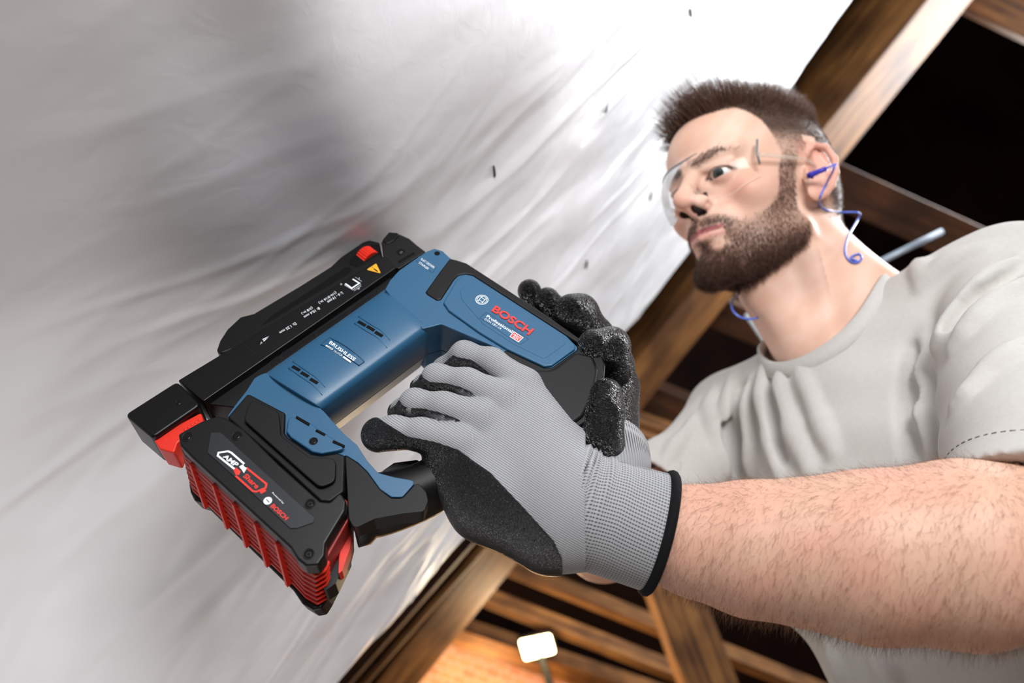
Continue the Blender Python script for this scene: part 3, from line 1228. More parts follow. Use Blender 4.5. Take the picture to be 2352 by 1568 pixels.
# emblem: ring and armature
HP = 35.6
ring = [(q) for q in disc_px(1107, 688, HP, 5.0, 48)]
for rr, ww in ((5.1, 0.55), (3.9, 0.4)):
    cc = to_uv(T(1107, 688, HP + 0.2))
    V, F = [], []
    for k in range(48):
        a = 2 * math.pi * k / 48
        dvec = np.array([math.cos(a), math.sin(a)])
        for rad in (rr, rr - ww):
            V.append(from_uv(cc + dvec * rad * 0.001, HP + 0.2))
            V.append(from_uv(cc + dvec * rad * 0.001, HP - 0.1))
    for k in range(48):
        a, b = k * 4, ((k + 1) % 48) * 4
        F += [(a, a + 2, b + 2, b), (a, b, b + 1, a + 1), (a + 2, a + 3, b + 3, b + 2)]
    o = mesh_obj('emblem_ring', V, F, WHITEP, pan)
    fix_normals(o)
d_ = np.array([1214 - 1128, 769 - 713], float)
d_ /= np.linalg.norm(d_)
e_ = np.array([0.68, -0.73])


def em(a, b):
    return (1107 + d_[0] * a + e_[0] * b, 688 + d_[1] * a + e_[1] * b)


for s_ in (-1, 1):
    stroke('emblem_armature', [em(s_ * 5, -8), em(s_ * 5, 8)], 0.5, HP, WHITEP, pan, lift=0.2)
    stroke('emblem_armature', [em(-5, s_ * 4), em(5, s_ * 4)], 0.5, HP, WHITEP, pan, lift=0.2)
print_on('lettering', [(1128, 713.5), (1214, 769.5), (1227.5, 756), (1139.5, 700.5)], 'BOSCH', HP - 0.1, REDP, pan, bold=0.028, lift=0.8, thick=1.0)
stroke('model_frame', [(1117.5, 716.5), (1102, 729), (1194, 791), (1214, 778)], 0.3, HP, MATS['blue_shadow_line'], pan, closed=True, lift=0.1)
print_on('lettering', [(1116.5, 728), (1175, 765), (1178.5, 758.5), (1120.5, 722.5)], 'Professional', HP, WHITEP, pan, bold=0.016)
print_on('lettering', [(1112, 734), (1149.5, 757), (1152, 752.5), (1115, 730)], 'GTH 18V-14', HP, WHITEP, pan)
slab('badge_border', [(1180, 760.5), (1170.5, 772.5), (1191, 785.5), (1202.5, 774.5)], HP + 0.15, HP - 0.2, WHITEP, pan, bev=0)
bd = slab('badge', [(1180.4, 762.5), (1172.8, 772.2), (1190.8, 783.3), (1200, 774.6)], HP + 0.3, HP, REDP, pan, bev=0)
print_on('lettering', [(1178.6, 768.6), (1194.6, 778.2), (1197.4, 775.4), (1181.2, 765.4)], 'HEAVY', HP + 0.25, WHITEP, bd, bold=0.02)
print_on('lettering', [(1177.2, 773.8), (1189.4, 781.2), (1192.2, 778.2), (1180, 770.6)], 'DUTY', HP + 0.25, WHITEP, bd, bold=0.02)
lb = slab('small_label', [(962, 588), (954.6, 598), (993, 626), (1004, 612)], 33.4, 32.5, BLUE, head, r=0.0004, bev=0.0002)
print_on('lettering', [(966, 596.5), (995.5, 616.5), (998.8, 612), (969, 592.2)], 'FLAT CROWN', 33.4, WHITEP, lb, bold=0.008)
print_on('lettering', [(961, 604.5), (983, 620), (986, 615.5), (964, 600.5)], 'STAPLER', 33.4, WHITEP, lb, bold=0.008)

# ---- foot that carries the battery ------------------------------------------
foot_px = [(612, 855), (598, 860), (584, 868), (566, 897), (540, 930), (521, 957), (560, 985), (640, 1020), (735, 1085), (793, 1044), (822, 1062), (844, 1083), (873, 1123), (899, 1141), (924, 1141),
           (957, 1104), (905, 1095), (868, 1085), (842, 1056), (820, 1021), (790, 996), (745, 945), (700, 905)]
foot = slab('battery_foot', foot_px, 30, -6, BLUE, r=0.003, bev=0.002, seg=3)
soft_px = [(569, 902), (655, 947), (653, 992), (662, 1004), (715, 1041), (739, 1045), (775, 1039), (792, 1044), (792, 1060), (790, 1128), (757, 1152), (735, 1150), (640, 1062), (521, 958), (545, 930)]
soft = slab('foot_rubber', soft_px, 33, -10, RUBBER, r=0.0022, bev=0.0016)
slab('foot_rubber_bulge', [(575, 912), (640, 946), (645, 1000), (712, 1050), (772, 1050), (770, 1105), (735, 1120), (700, 1090), (560, 965)], 36.5, 31, RUBBER, r=0.006, bev=0.005, seg=4)
flap = slab('side_flap', [(663, 955), (657, 990), (668, 1004), (717, 1037), (738, 1041), (772, 1035), (790, 1030), (783, 1018), (700, 962)], 34, 29, BLUE, r=0.003, bev=0.0018)
for q in ([(681, 954), (712, 972), (709, 978), (679, 960)], [(727, 985), (748, 996), (745, 1001), (724, 990)], [(766, 1010), (792, 1022), (790, 1027), (763, 1016)]):
    slab('vent_slot', q, 34.4, 33, DEEP, flap, bev=0)
screw(720, 1013, 34, 3.0, flap)

# ---- grip -------------------------------------------------------------------
grip_ax = [(812, 1168, -3), (900, 1152, -3), (985, 1120, -2), (1075, 1062, -1), (1170, 985, 0), (1270, 910, 2)]
pa = spline([T(x, y, h) for x, y, h in grip_ax], 6)
rings = []
nrg = len(pa)
for i in range(nrg):
    t_ = i / (nrg - 1)
    d = pa[min(i + 1, nrg - 1)] - pa[max(i - 1, 0)]
    d /= np.linalg.norm(d)
    side = np.cross(NT, d)
    ry = 0.021 - 0.004 * math.sin(math.pi * t_) + 0.004 * (t_ < 0.1)
    rz = 0.020 + 0.006 * (1 - t_)
    rings.append(np.array([pa[i] + side * ry * math.copysign(abs(math.cos(a)) ** 0.8, math.cos(a)) + NT * rz * math.copysign(abs(math.sin(a)) ** 0.8, math.sin(a))
                           for a in np.linspace(0, 2 * math.pi, 25)[:-1]]))
v, f = loft(rings)
grip = mesh_obj('grip', v, f, RUBBER, stapler, smooth=True)
fix_normals(grip)
slab('grip_base', [(792, 1045), (797, 1042), (822, 1062), (844, 1083), (873, 1123), (899, 1143), (924, 1143), (959, 1104), (980, 1130), (984, 1150), (975, 1175), (925, 1180), (860, 1192), (812, 1215), (800, 1190)],
     29, 13, RUBBER, r=0.004, bev=0.006, seg=5, taper=0.96)
slab('trigger', [(868, 1088), (905, 1062), (960, 1055), (985, 1085), (955, 1103), (905, 1096)], 10, -10, BLACK, r=0.003, bev=0.002)

# ---- battery ----------------------------------------------------------------
bat_px = [(503, 954), (463, 966), (430, 984), (409, 996), (413, 1022), (440, 1050), (520, 1123), (666, 1257), (682, 1283), (702, 1299), (730, 1297), (746, 1274), (748, 1247), (793, 1172), (795, 1150), (781, 1128),
          (757, 1152), (735, 1150), (640, 1065), (560, 985), (521, 960)]
battery = empty('battery_pack', T(600, 1150, 0))
tag(battery, 'black and red rechargeable battery pack clipped under the stapler foot', 'battery')
side_front = slab('side_shell', bat_px, 38, 24, BLACK, battery, r=0.0025, bev=0.003, seg=4)
lab_px = [(484, 993), (507, 992), (640, 1113), (723, 1188), (721, 1199), (681, 1213), (666, 1213), (560, 1114), (476, 1039)]
lab = slab('label_plate', lab_px, 38.7, 37, GREYP, battery, r=0.0008, bev=0.0004)
for x, y in ((430, 1003), (544, 1001), (712, 1157), (709, 1272)):
    screw(x, y, 38.1, 3.6, battery)
RB = [(415, 1030), (424, 1046), (520, 1134), (668, 1268), (694, 1296), (722, 1312), (742, 1300), (752, 1282), (800, 1195), (800, 1150), (560, 985), (500, 965)]
_d = to_uv(T(694, 1302, 26)) - to_uv(T(421, 1049, 26))
_d /= np.linalg.norm(_d)
OUTV = np.array([_d[1], -_d[0]])
if OUTV @ (to_uv(T(450, 1200, 26)) - to_uv(T(600, 1100, 26))) < 0:
    OUTV = -OUTV
red_core = slab('core', RB, 26, -20, material('red_recess_shade', srgb(140, 24, 18), rough=0.5, var=0.06, vscale=300), battery, r=0.002, bev=0.001, tvec=tuple(OUTV * 0.0065))  # darker red puts the recess shade between the fins into the colour
# fins across the underside: long ribs that follow the core outline, and cross bars
for k in range(7):
    h1 = 22.5 - k * 6.0
    fin = [(412, 1028), (421, 1049), (518, 1138), (666, 1272), (692, 1301), (724, 1318), (748, 1304), (757, 1284), (740, 1270), (700, 1240), (560, 1110), (450, 1020)]
    uv0 = [to_uv(T(x, y, 26)) + OUTV * 0.0009 * k for x, y in fin]
    top = np.array([from_uv(q, h1) for q in uv0])
    bot = np.array([from_uv(q, h1 - 2.4) for q in uv0])
    v, f = loft([top, bot])
    o = mesh_obj('fin', v, f, RED, battery)
    fix_normals(o)
    bevel(o, 0.0006, 1)
for t_ in (0.06, 0.25, 0.42, 0.60, 0.78):
    a = np.array([421, 1049]) + (np.array([694, 1302]) - np.array([421, 1049])) * t_
    uv = to_uv(T(a[0], a[1], 26))
    dirv = to_uv(T(694, 1302, 26)) - to_uv(T(421, 1049, 26))
    dirv /= np.linalg.norm(dirv)
    outv = np.array([dirv[1], -dirv[0]])
    if outv @ (to_uv(T(450, 1200, 26)) - to_uv(T(600, 1100, 26))) < 0:
        outv = -outv
    V = []
    for hh, sh in ((25, 0), (-17, 0.008)):
        for du, dv in ((-0.0012, 0.0009), (0.0012, 0.0009), (0.0012, -0.004), (-0.0012, -0.004)):
            V.append(from_uv(uv + dirv * (du + sh) + outv * (dv + (0.0072 if hh < 0 else 0)), hh))
    o = mesh_obj('cross_bar', V, [(0, 1, 2, 3), (7, 6, 5, 4), (0, 4, 5, 1), (1, 5, 6, 2), (2, 6, 7, 3), (3, 7, 4, 0)], RED, battery)
    fix_normals(o)
back_px = [(414, 1012), (418, 1036), (428, 1056), (450, 1062), (520, 1128), (668, 1268), (690, 1300), (718, 1316), (738, 1312), (752, 1290), (800, 1195), (790, 1130), (560, 985)]
uvb = fillet([to_uv(T(x, y, 26)) for x, y in back_px], 0.003)
v, f = loft([np.array([from_uv(q + OUTV * 0.0085, -19.5) for q in uvb]), np.array([from_uv(q + OUTV * 0.006, -38) for q in uvb])])
o = mesh_obj('side_shell', v, f, BLACK, battery)
fix_normals(o)
bevel(o, 0.003, 3)
slab('end_frame', [(740, 1280), (790, 1170), (806, 1190), (807, 1240), (794, 1290), (770, 1340), (742, 1360)], 2, -16, BLACK, battery, r=0.003, bev=0.002)
slab('release_tab', [(803, 1203), (808, 1226), (804, 1258), (786, 1310), (777, 1318), (779, 1276), (790, 1236)], 6, -6, RED, battery, r=0.001, bev=0.001)
HL = 38.7
# printed battery symbol and wording
stroke('symbol_outline', [(539, 1077), (500, 1046), (502, 1039), (524, 1036), (531, 1039), (561, 1065)], 1.3, HL, WHITEP, lab)
stroke('symbol_outline', [(566, 1074), (612, 1111), (610, 1120), (588, 1129), (580, 1127), (541, 1092)], 1.3, HL, REDP, lab)
stroke('symbol_cap', [(598, 1131), (610, 1124)], 2.2, HL, REDP, lab)
print_on('lettering', [(511, 1049), (540, 1073), (550, 1065), (519, 1042)], 'AMP', HL, WHITEP, lab, bold=0.03)
print_on('lettering', [(557, 1094), (588, 1123), (598, 1115), (567, 1086)], 'Share', HL, REDP, lab, bold=0.028)
slab('symbol_arrow', [(549, 1071), (558, 1066), (562, 1072), (567, 1074), (560, 1086), (555, 1078)], HL + 0.3, HL, WHITEP, lab, bev=0)
slab('symbol_arrow', [(536, 1079), (542, 1073), (553, 1082), (549, 1090), (541, 1090)], HL + 0.3, HL, REDP, lab, bev=0)
print_on('lettering', [(624, 1133), (650, 1158), (653, 1154.5), (627, 1129.5)], 'Powered by', HL, WHITEP, lab, bold=0.01)
disc('emblem', 615, 1149.5, HL + 0.3, HL, 2.7, WHITEP, lab, bev=0)
stroke('emblem_mark', [(612, 1146), (618, 1153)], 0.5, HL + 0.1, GREYP, lab, lift=0.4)
print_on('lettering', [(620, 1163), (655, 1195), (664, 1188), (629, 1156)], 'BOSCH', HL, REDP, lab, bold=0.03)


# ------------------------------------------------------------------ the man: joints (camera metres)
WUP = np.array([-math.sin(ROLL) * math.cos(PITCH), math.cos(ROLL) * math.cos(PITCH), math.sin(PITCH)])
DOWN = -WUP
NECK = np.array([0.362, -0.008, 0.875])
SH_R = P(1700, 995, 1.0)
SH_L = P(2335, 690, 0.755)
EL_L = P(2490, 1275, 0.475)
WR_L = P(1500, 1222, 0.527)
EL_R = P(1385, 1243, 0.86)
WR_R = P(1398, 1085, 0.655)
SIDE = SH_L - SH_R
SIDE -= (SIDE @ WUP) * WUP
SIDE /= np.linalg.norm(SIDE)
FRONT = np.cross(WUP, SIDE)
FRONT /= np.linalg.norm(FRONT)
BODY_AX = np.stack([SIDE, FRONT, WUP], 1)
PELV = NECK + DOWN * 0.56 + FRONT * -0.01

man_base = c2w(PELV)
man_base[2] = 0.0
man = empty('person', base_w=man_base)
tag(man, 'bearded man in a light grey t-shirt pressing the stapler against the foil', 'person')


def knit_material(name, col_a, col_b, su, sv, rough=0.85, strength=0.6):
    m = bpy.data.materials.new(name)
    m.use_nodes = True
    nt = m.node_tree
    bs = nt.nodes['Principled BSDF']
    at = nt.nodes.new('ShaderNodeAttribute')
    at.attribute_name = 'knit'
    sep = nt.nodes.new('ShaderNodeSeparateXYZ')
    nt.links.new(at.outputs['Vector'], sep.inputs[0])

    def sine(sock, k):
        a = nt.nodes.new('ShaderNodeMath')
        a.operation = 'MULTIPLY'
        a.inputs[1].default_value = k
        nt.links.new(sock, a.inputs[0])
        b = nt.nodes.new('ShaderNodeMath')
        b.operation = 'SINE'
        nt.links.new(a.outputs[0], b.inputs[0])
        return b.outputs[0]
    s1, s2 = sine(sep.outputs[0], su), sine(sep.outputs[1], sv)
    mul = nt.nodes.new('ShaderNodeMath')
    mul.operation = 'MULTIPLY_ADD'
    nt.links.new(s1, mul.inputs[0])
    mul.inputs[1].default_value = 0.55
    nt.links.new(s2, mul.inputs[2])
    mr = nt.nodes.new('ShaderNodeMapRange')
    mr.inputs['From Min'].default_value = -1.5
    mr.inputs['From Max'].default_value = -0.1
    nt.links.new(mul.outputs[0], mr.inputs['Value'])
    mx = nt.nodes.new('ShaderNodeMix')
    mx.data_type = 'RGBA'
    nt.links.new(mr.outputs[0], mx.inputs['Factor'])
    mx.inputs[6].default_value = col_a
    mx.inputs[7].default_value = col_b
    nt.links.new(mx.outputs[2], bs.inputs['Base Color'])
    bp = nt.nodes.new('ShaderNodeBump')
    bp.inputs['Strength'].default_value = strength
    bp.inputs['Distance'].default_value = 0.0006
    nt.links.new(mr.outputs[0], bp.inputs['Height'])
    nt.links.new(bp.outputs['Normal'], bs.inputs['Normal'])
    bs.inputs['Roughness'].default_value = rough
    bs.inputs['Specular IOR Level'].default_value = 0.2
    bs.inputs['Sheen Weight'].default_value = 0.15
    return m


def latex_material(name, rough, scale, dist):
    m = bpy.data.materials.new(name)
    m.use_nodes = True
    nt = m.node_tree
    bs = nt.nodes['Principled BSDF']
    bs.inputs['Base Color'].default_value = srgb(17, 17, 18)
    bs.inputs['Roughness'].default_value = rough
    bs.inputs['Specular IOR Level'].default_value = 0.8
    tc = nt.nodes.new('ShaderNodeTexCoord')
    n1 = nt.nodes.new('ShaderNodeTexNoise')
    n1.inputs['Scale'].default_value = scale
    n1.inputs['Detail'].default_value = 1.5
    n1.inputs['Distortion'].default_value = 1.4
    nt.links.new(tc.outputs['Object'], n1.inputs['Vector'])
    # folded ridges: |noise - 0.5|
    a = nt.nodes.new('ShaderNodeMath')
    a.operation = 'SUBTRACT'
    nt.links.new(n1.outputs['Fac'], a.inputs[0])
    a.inputs[1].default_value = 0.5
    b = nt.nodes.new('ShaderNodeMath')
    b.operation = 'ABSOLUTE'
    nt.links.new(a.outputs[0], b.inputs[0])
    bp = nt.nodes.new('ShaderNodeBump')
    bp.inputs['Strength'].default_value = 1.0
    bp.inputs['Distance'].default_value = dist
    nt.links.new(b.outputs[0], bp.inputs['Height'])
    nt.links.new(bp.outputs['Normal'], bs.inputs['Normal'])
    return m


KNIT = knit_material('grey_knit', srgb(92, 93, 96), srgb(162, 163, 166), 6200, 3900)
RIB = knit_material('grey_rib_knit', srgb(72, 73, 76), srgb(160, 161, 164), 3300, 2700, strength=0.9)
LATEX = latex_material('wrinkled_latex', 0.3, 300, 0.02)
LATEX_S = latex_material('grainy_latex', 0.36, 800, 0.0045)
HEM = material('black_hem', srgb(14, 14, 16), rough=0.9, spec=0.2, bump=0.4, bscale=1500)


def TJ(x, y, h):
    return T(x, y, h)


def chain_sdf(chains, k):
    """chains: list of lists of (point, radius); returns f(p)->(d, axis_h) using polynomial smooth union"""
    caps = []
    for ch in chains:
        for (a, ra), (b, rb) in zip(ch[:-1], ch[1:]):
            caps.append((np.asarray(a, np.float32), np.asarray(b, np.float32), ra, rb))
    return caps


def fingers_union(p, fingers, k_in):
    """each finger: smooth inside, plain min between fingers"""
    d = None
    for ch in fingers:
        df = None
        for (a, ra), (b, rb) in zip(ch[:-1], ch[1:]):
            c = sd_cap(p, a, b, ra, rb)
            df = c if df is None else smin(df, c, k_in)
        d = df if d is None else np.minimum(d, df)
    return d


def axis_height(p, caps, nv=None):
    nv = NT if nv is None else nv
    best = np.full(len(p), 1e9, np.float32)
    hh = np.zeros(len(p), np.float32)
    for a, b, ra, rb in caps:
        ab = b - a
        t = np.clip(((p - a) @ ab) / max(float(ab @ ab), 1e-12), 0, 1)
        c = a + t[:, None] * ab
        q = p - c
        d = np.sqrt((q * q).sum(1)) - (ra + (rb - ra) * t)
        m = d < best
        best = np.where(m, d, best)
        hh = np.where(m, (c - TP0.astype(np.float32)) @ nv.astype(np.float32), hh)
    return hh


def proj(p):
    return CX + FPX * p[:, 0] / p[:, 2], CY - FPX * p[:, 1] / p[:, 2]


# ---- left glove on the grip (grey back towards the camera) ------------------
mm = 0.001
LF = [  # index, middle, ring, little
    [(TJ(1200, 884, 30), 13.0 * mm), (TJ(1130, 830, 30), 9.6 * mm), (TJ(1066, 813, 25), 9.4 * mm), (TJ(1022, 850, 4), 9.4 * mm), (TJ(1050, 880, -14), 9.5 * mm)],
    [(TJ(1152, 916, 34), 14.0 * mm), (TJ(1072, 878, 35), 9.8 * mm), (TJ(1002, 867, 30), 9.6 * mm), (TJ(980, 890, 8), 10 * mm), (TJ(1012, 924, -12), 9.5 * mm)],
    [(TJ(1100, 960, 34), 14.0 * mm), (TJ(1020, 934, 36), 9.8 * mm), (TJ(952, 925, 30), 9.6 * mm), (TJ(930, 946, 10), 10 * mm), (TJ(968, 980, -10), 9.5 * mm)],
    [(TJ(1055, 1018, 31), 13.5 * mm), (TJ(970, 996, 33), 10.2 * mm), (TJ(905, 991, 29), 10.4 * mm), (TJ(870, 998, 24), 11.2 * mm)],
]
LPALM = [(TJ(1205, 892, 28), 13 * mm, TJ(1318, 1105, 22), 23 * mm), (TJ(1170, 932, 28), 14 * mm, TJ(1318, 1135, 20), 24 * mm),
         (TJ(1122, 975, 26), 15 * mm, TJ(1312, 1170, 18), 24 * mm), (TJ(1078, 1025, 22), 16 * mm, TJ(1300, 1205, 14), 24 * mm),
         (TJ(1035, 1052, 14), 19 * mm, TJ(1120, 1150, 10), 24 * mm), (TJ(1120, 1150, 10), 24 * mm, TJ(1250, 1235, 10), 21 * mm),
         (TJ(1225, 960, 8), 20 * mm, TJ(1330, 1100, 5), 25 * mm)]
_lcaps = chain_sdf(LF, 0) + [(np.asarray(a, np.float32), np.asarray(b, np.float32), ra, rb) for a, ra, b, rb in LPALM]


def lhand(p):
    d = fingers_union(p, LF, 6 * mm)
    pal = None
    for a, ra, b, rb in LPALM:
        c = sd_cap(p, a, b, ra, rb)
        pal = c if pal is None else smin(pal, c, 16 * mm)
    d = smin(d, pal, 7 * mm)
    d = smin(d, sd_cap(p, TJ(1315, 1158, 17), TJ(1400, 1185, 15), 33 * mm, 34 * mm), 25 * mm)
    return d


_lx = np.array([820, 850, 873, 935, 1000, 1050, 1126, 1203, 1272, 1300, 1330.])
_ly = np.array([930, 945, 962, 1001, 1014, 1031, 1084, 1165, 1241, 1300, 1400.])


GDIR = NT + np.array([0.25, 0.75, 0.0])
GDIR /= np.linalg.norm(GDIR)


def lcoat_region(p):
    px, py = proj(p)
    c1 = (py - np.interp(px, _lx, _ly)) * p[:, 2] / FPX * 0.75
    hp = (p - TP0.astype(np.float32)) @ NT.astype(np.float32)
    ah = axis_height(p, _lcaps)
    c2 = (ah - 0.001) - hp
    wf = np.clip((1150 - px) / 70, 0, 1)
    hg = (p - TP0.astype(np.float32)) @ GDIR.astype(np.float32)
    c3 = axis_height(p, _lcaps, GDIR) + 0.0022 - hg
    c = np.maximum(c1, c2 * (1 - wf) + c3 * wf)
    lim = (1292 - px) * p[:, 2] / FPX
    return np.minimum(c, lim)


def lcoat(p):
    d = lhand(p) - 1.3 * mm
    return smax(d, -lcoat_region(p), 1.2 * mm)


glove_l = empty('glove', TJ(1200, 1080, 20))
glove_l.parent = man
glove_l.location = Vector(c2w(TJ(1200, 1080, 20)) - man_base)
glove_l['label'] = 'grey knit glove with black palm coating gripping the handle'


def hand_box(f_pts, pad=0.03):
    a = np.array(f_pts)
    return a.min(0) - pad, a.max(0) + pad


lpts = [q for ch in LF for q, _ in ch] + [a for a, _, _, _ in LPALM] + [b for _, _, b, _ in LPALM] + [TJ(1400, 1185, 15)]
lo, hi = hand_box(lpts, 0.045)


def lknit(p):
    d = lhand(p)
    px, py = proj(p)
    return np.maximum(d, (px - 1345) * p[:, 2] / FPX)


def knit_coords(v, ang):
    d = v - TP0
    a, b = d @ TU, d @ TV
    h = d @ NT
    c, s = math.cos(ang), math.sin(ang)
    return np.stack([a * c + b * s, -a * s + b * c + 0.6 * h, h], 1)


V, F = mesh_sdf(lknit, lo, hi, 1.3 * mm)
o = mesh_obj('knit_back', V, F, KNIT, glove_l, smooth=True)
w_dir = to_uv(TJ(1000, 930, 0)) - to_uv(TJ(1320, 1130, 0))
set_vec(o, knit_coords(V, math.atan2(w_dir[1], w_dir[0])), 'knit')
V, F = mesh_sdf(lcoat, lo, hi, 1.2 * mm)
o = mesh_obj('palm_coating', V, F, LATEX_S, glove_l, smooth=True)
o['label'] = 'black grainy palm coating'


# ribbed cuff: rings around the wrist with soft creases
def cuff_mesh(axis, rx, ry, up, seg=96, crease=None):
    """axis: (n,3) points, rx: half height along 'up', ry: half depth; returns verts, faces and knit coords"""
    n = len(axis)
    tan = np.gradient(axis, axis=0)
    tan /= np.linalg.norm(tan, axis=1)[:, None]
    rings, kn = [], []
    s = 0
    for i in range(n):
        if i:
            s += np.linalg.norm(axis[i] - axis[i - 1])
        u = up - (up @ tan[i]) * tan[i]
        u /= np.linalg.norm(u)
        w_ = np.cross(tan[i], u)
        ring = []
        for k in range(seg):
            a = 2 * math.pi * k / seg
            cr = 1.0 + (crease(i / (n - 1), a) if crease else 0)
            ring.append(axis[i] + u * rx[i] * cr * math.cos(a) + w_ * ry[i] * cr * math.sin(a))
            kn.append((s, a * (rx[i] + ry[i]) / 2, 0))
        rings.append(np.array(ring))
    v, f = loft(rings, cap=False)
    return np.array(v), f, np.array(kn)


ca = spline([TJ(1300, 1156, 16), TJ(1345, 1172, 15), TJ(1420, 1195, 13), np.array(P(1512, 1222, 0.527))], 14)
nn = len(ca)
tt = np.linspace(0, 1, nn)
rx = np.interp(tt, [0, 0.12, 0.3, 0.6, 1], [0.0415, 0.0408, 0.0382, 0.0378, 0.0392])
ry = np.interp(tt, [0, 0.12, 0.3, 1], [0.036, 0.0365, 0.0365, 0.0375])


def crease(t, a):
    w_ = 0.0
    for t0, wd, am, ph in ((0.05, 0.022, 0.05, 0.3), (0.17, 0.025, 0.055, 0.1), (0.30, 0.028, 0.06, -0.1), (0.44, 0.03, 0.05, 0.2), (0.62, 0.04, 0.02, 0.6)):
        tc_ = t0 + 0.03 * math.sin(2 * a + 7 * ph)
        w_ += am * math.exp(-((t - tc_) / wd) ** 2) * (0.55 + 0.45 * math.cos(a - ph))
    return w_ - 0.02


UPV = np.array([-0.22, 0.97, 0.0])
v, f, kn = cuff_mesh(ca, rx, ry, UPV, crease=crease)
o = mesh_obj('cuff', v, f, RIB, glove_l, smooth=True)
set_vec(o, kn, 'knit')
sm = o.modifiers.new('solid', 'SOLIDIFY')
sm.thickness = 0.0015
# black overlock hem
e = ca[-1]
tan = ca[-1] - ca[-2]
tan /= np.linalg.norm(tan)
u = UPV - (UPV @ tan) * tan
u /= np.linalg.norm(u)
w_ = np.cross(tan, u)
pth = [e + u * 0.0394 * math.cos(a) + w_ * 0.0378 * math.sin(a) for a in np.linspace(0, 2 * math.pi, 73)]
v, f = tube(pth, 0.0036, 10, cap=False)
o = mesh_obj('cuff_hem', v, f, HEM, glove_l, smooth=True)
o['label'] = 'black stitched hem'

# ---- right glove around the end of the tool head ----------------------------
RF = [
    [(TJ(1216, 668, 2), 9.6 * mm), (TJ(1230, 700, -10), 9.6 * mm), (TJ(1290, 770, -34), 10.5 * mm), (TJ(1400, 880, -40), 13 * mm)],
    [(TJ(1257, 688, 4), 10.0 * mm), (TJ(1278, 714, -8), 10.2 * mm), (TJ(1340, 780, -34), 11 * mm), (TJ(1412, 880, -36), 13.5 * mm)],
    [(TJ(1312, 712, 10), 13.0 * mm), (TJ(1333, 716, 4), 13.6 * mm), (TJ(1372, 770, -22), 13 * mm), (TJ(1420, 870, -28), 14 * mm)],
    [(TJ(1364, 792, 34), 11.6 * mm), (TJ(1404, 794, 26), 13.2 * mm), (TJ(1418, 838, 2), 12 * mm), (TJ(1418, 890, -16), 15 * mm)],
    [(TJ(1392, 905, 36), 11.2 * mm), (TJ(1390, 945, 34), 12.4 * mm), (TJ(1384, 990, 26), 13.2 * mm), (TJ(1388, 1040, 6), 17 * mm)],
]
RPALM = [(TJ(1416, 885, -18), 17 * mm, TJ(1396, 1050, -10), 21 * mm), (TJ(1408, 890, -34), 16 * mm, TJ(1396, 1055, -24), 21 * mm)]


def rhand(p):
    d = fingers_union(p, RF, 6 * mm)
    pal = None
    for a, ra, b, rb in RPALM:
        c = sd_cap(p, a, b, ra, rb)
        pal = c if pal is None else smin(pal, c, 14 * mm)
    return smin(d, pal, 7 * mm)


glove_r = empty('glove', TJ(1400, 950, 0))
glove_r.parent = man
glove_r.location = Vector(c2w(TJ(1400, 950, 0)) - man_base)
glove_r['label'] = 'black coated glove fingers wrapped over the end of the tool head'
rpts = [q for ch in RF for q, _ in ch] + [RPALM[0][0], RPALM[0][2], RPALM[1][2]]
lo, hi = hand_box(rpts, 0.035)
_rcut_a = np.asarray(TJ(1436, 960, -20), np.float32)


def rknit_region(p):
    # the back of the hand faces away from the tool: its far side is grey knit
    px, py = proj(p)
    hp = (p - TP0.astype(np.float32)) @ NT.astype(np.float32)
    return np.minimum(-0.020 - hp, (px - 1330) * p[:, 2] / FPX)


def rcoat(p):
    return smax(rhand(p) - 0.6 * mm, rknit_region(p), 1 * mm)


V, F = mesh_sdf(rcoat, lo, hi, 1.2 * mm)
mesh_obj('palm_coating', V, F, LATEX, glove_r, smooth=True)
V, F = mesh_sdf(lambda p: np.maximum(rhand(p), -rknit_region(p) - 2 * mm), lo, hi, 1.6 * mm)
o = mesh_obj('knit_back', V, F, KNIT, glove_r, smooth=True)
set_vec(o, knit_coords(V, 0.9), 'knit')
ca = spline([TJ(1394, 1040, -16), TJ(1396, 1070, -17), WR_R + (EL_R - WR_R) * 0.06, WR_R + (EL_R - WR_R) * 0.24], 10)
nn = len(ca)
v, f, kn = cuff_mesh(ca, np.full(nn, 0.032), np.full(nn, 0.034), np.array([1.0, 0.1, 0]), seg=64)
o = mesh_obj('cuff', v, f, RIB, glove_r, smooth=True)
set_vec(o, kn, 'knit')


# ------------------------------------------------------------------ body
HR = np.array([[0.52754179, -0.83790324, -0.14006361], [0.2614337, 0.00325284, 0.96521596], [-0.80830197, -0.5458091, 0.22077215]])
HO = np.array([0.27579845, 0.15237183, 0.8903572])


def to_head(p):
    return ((p - HO.astype(np.float32)) @ HR.astype(np.float32)) * 1000.0


def from_head(q):
    return np.asarray(q) / 1000.0 @ HR.T + HO


def rotx(a):
    c, s = math.cos(a), math.sin(a)
    return np.array([[1, 0, 0], [0, c, -s], [0, s, c]])


def rotz(a):
    c, s = math.cos(a), math.sin(a)
    return np.array([[c, -s, 0], [s, c, 0], [0, 0, 1]])


def roty(a):
    c, s = math.cos(a), math.sin(a)
    return np.array([[c, 0, s], [0, 1, 0], [-s, 0, c]])


EAR_R = rotz(0.34) @ rotx(0.24)
EYE_C = (28.5, 77.0, 18.0)


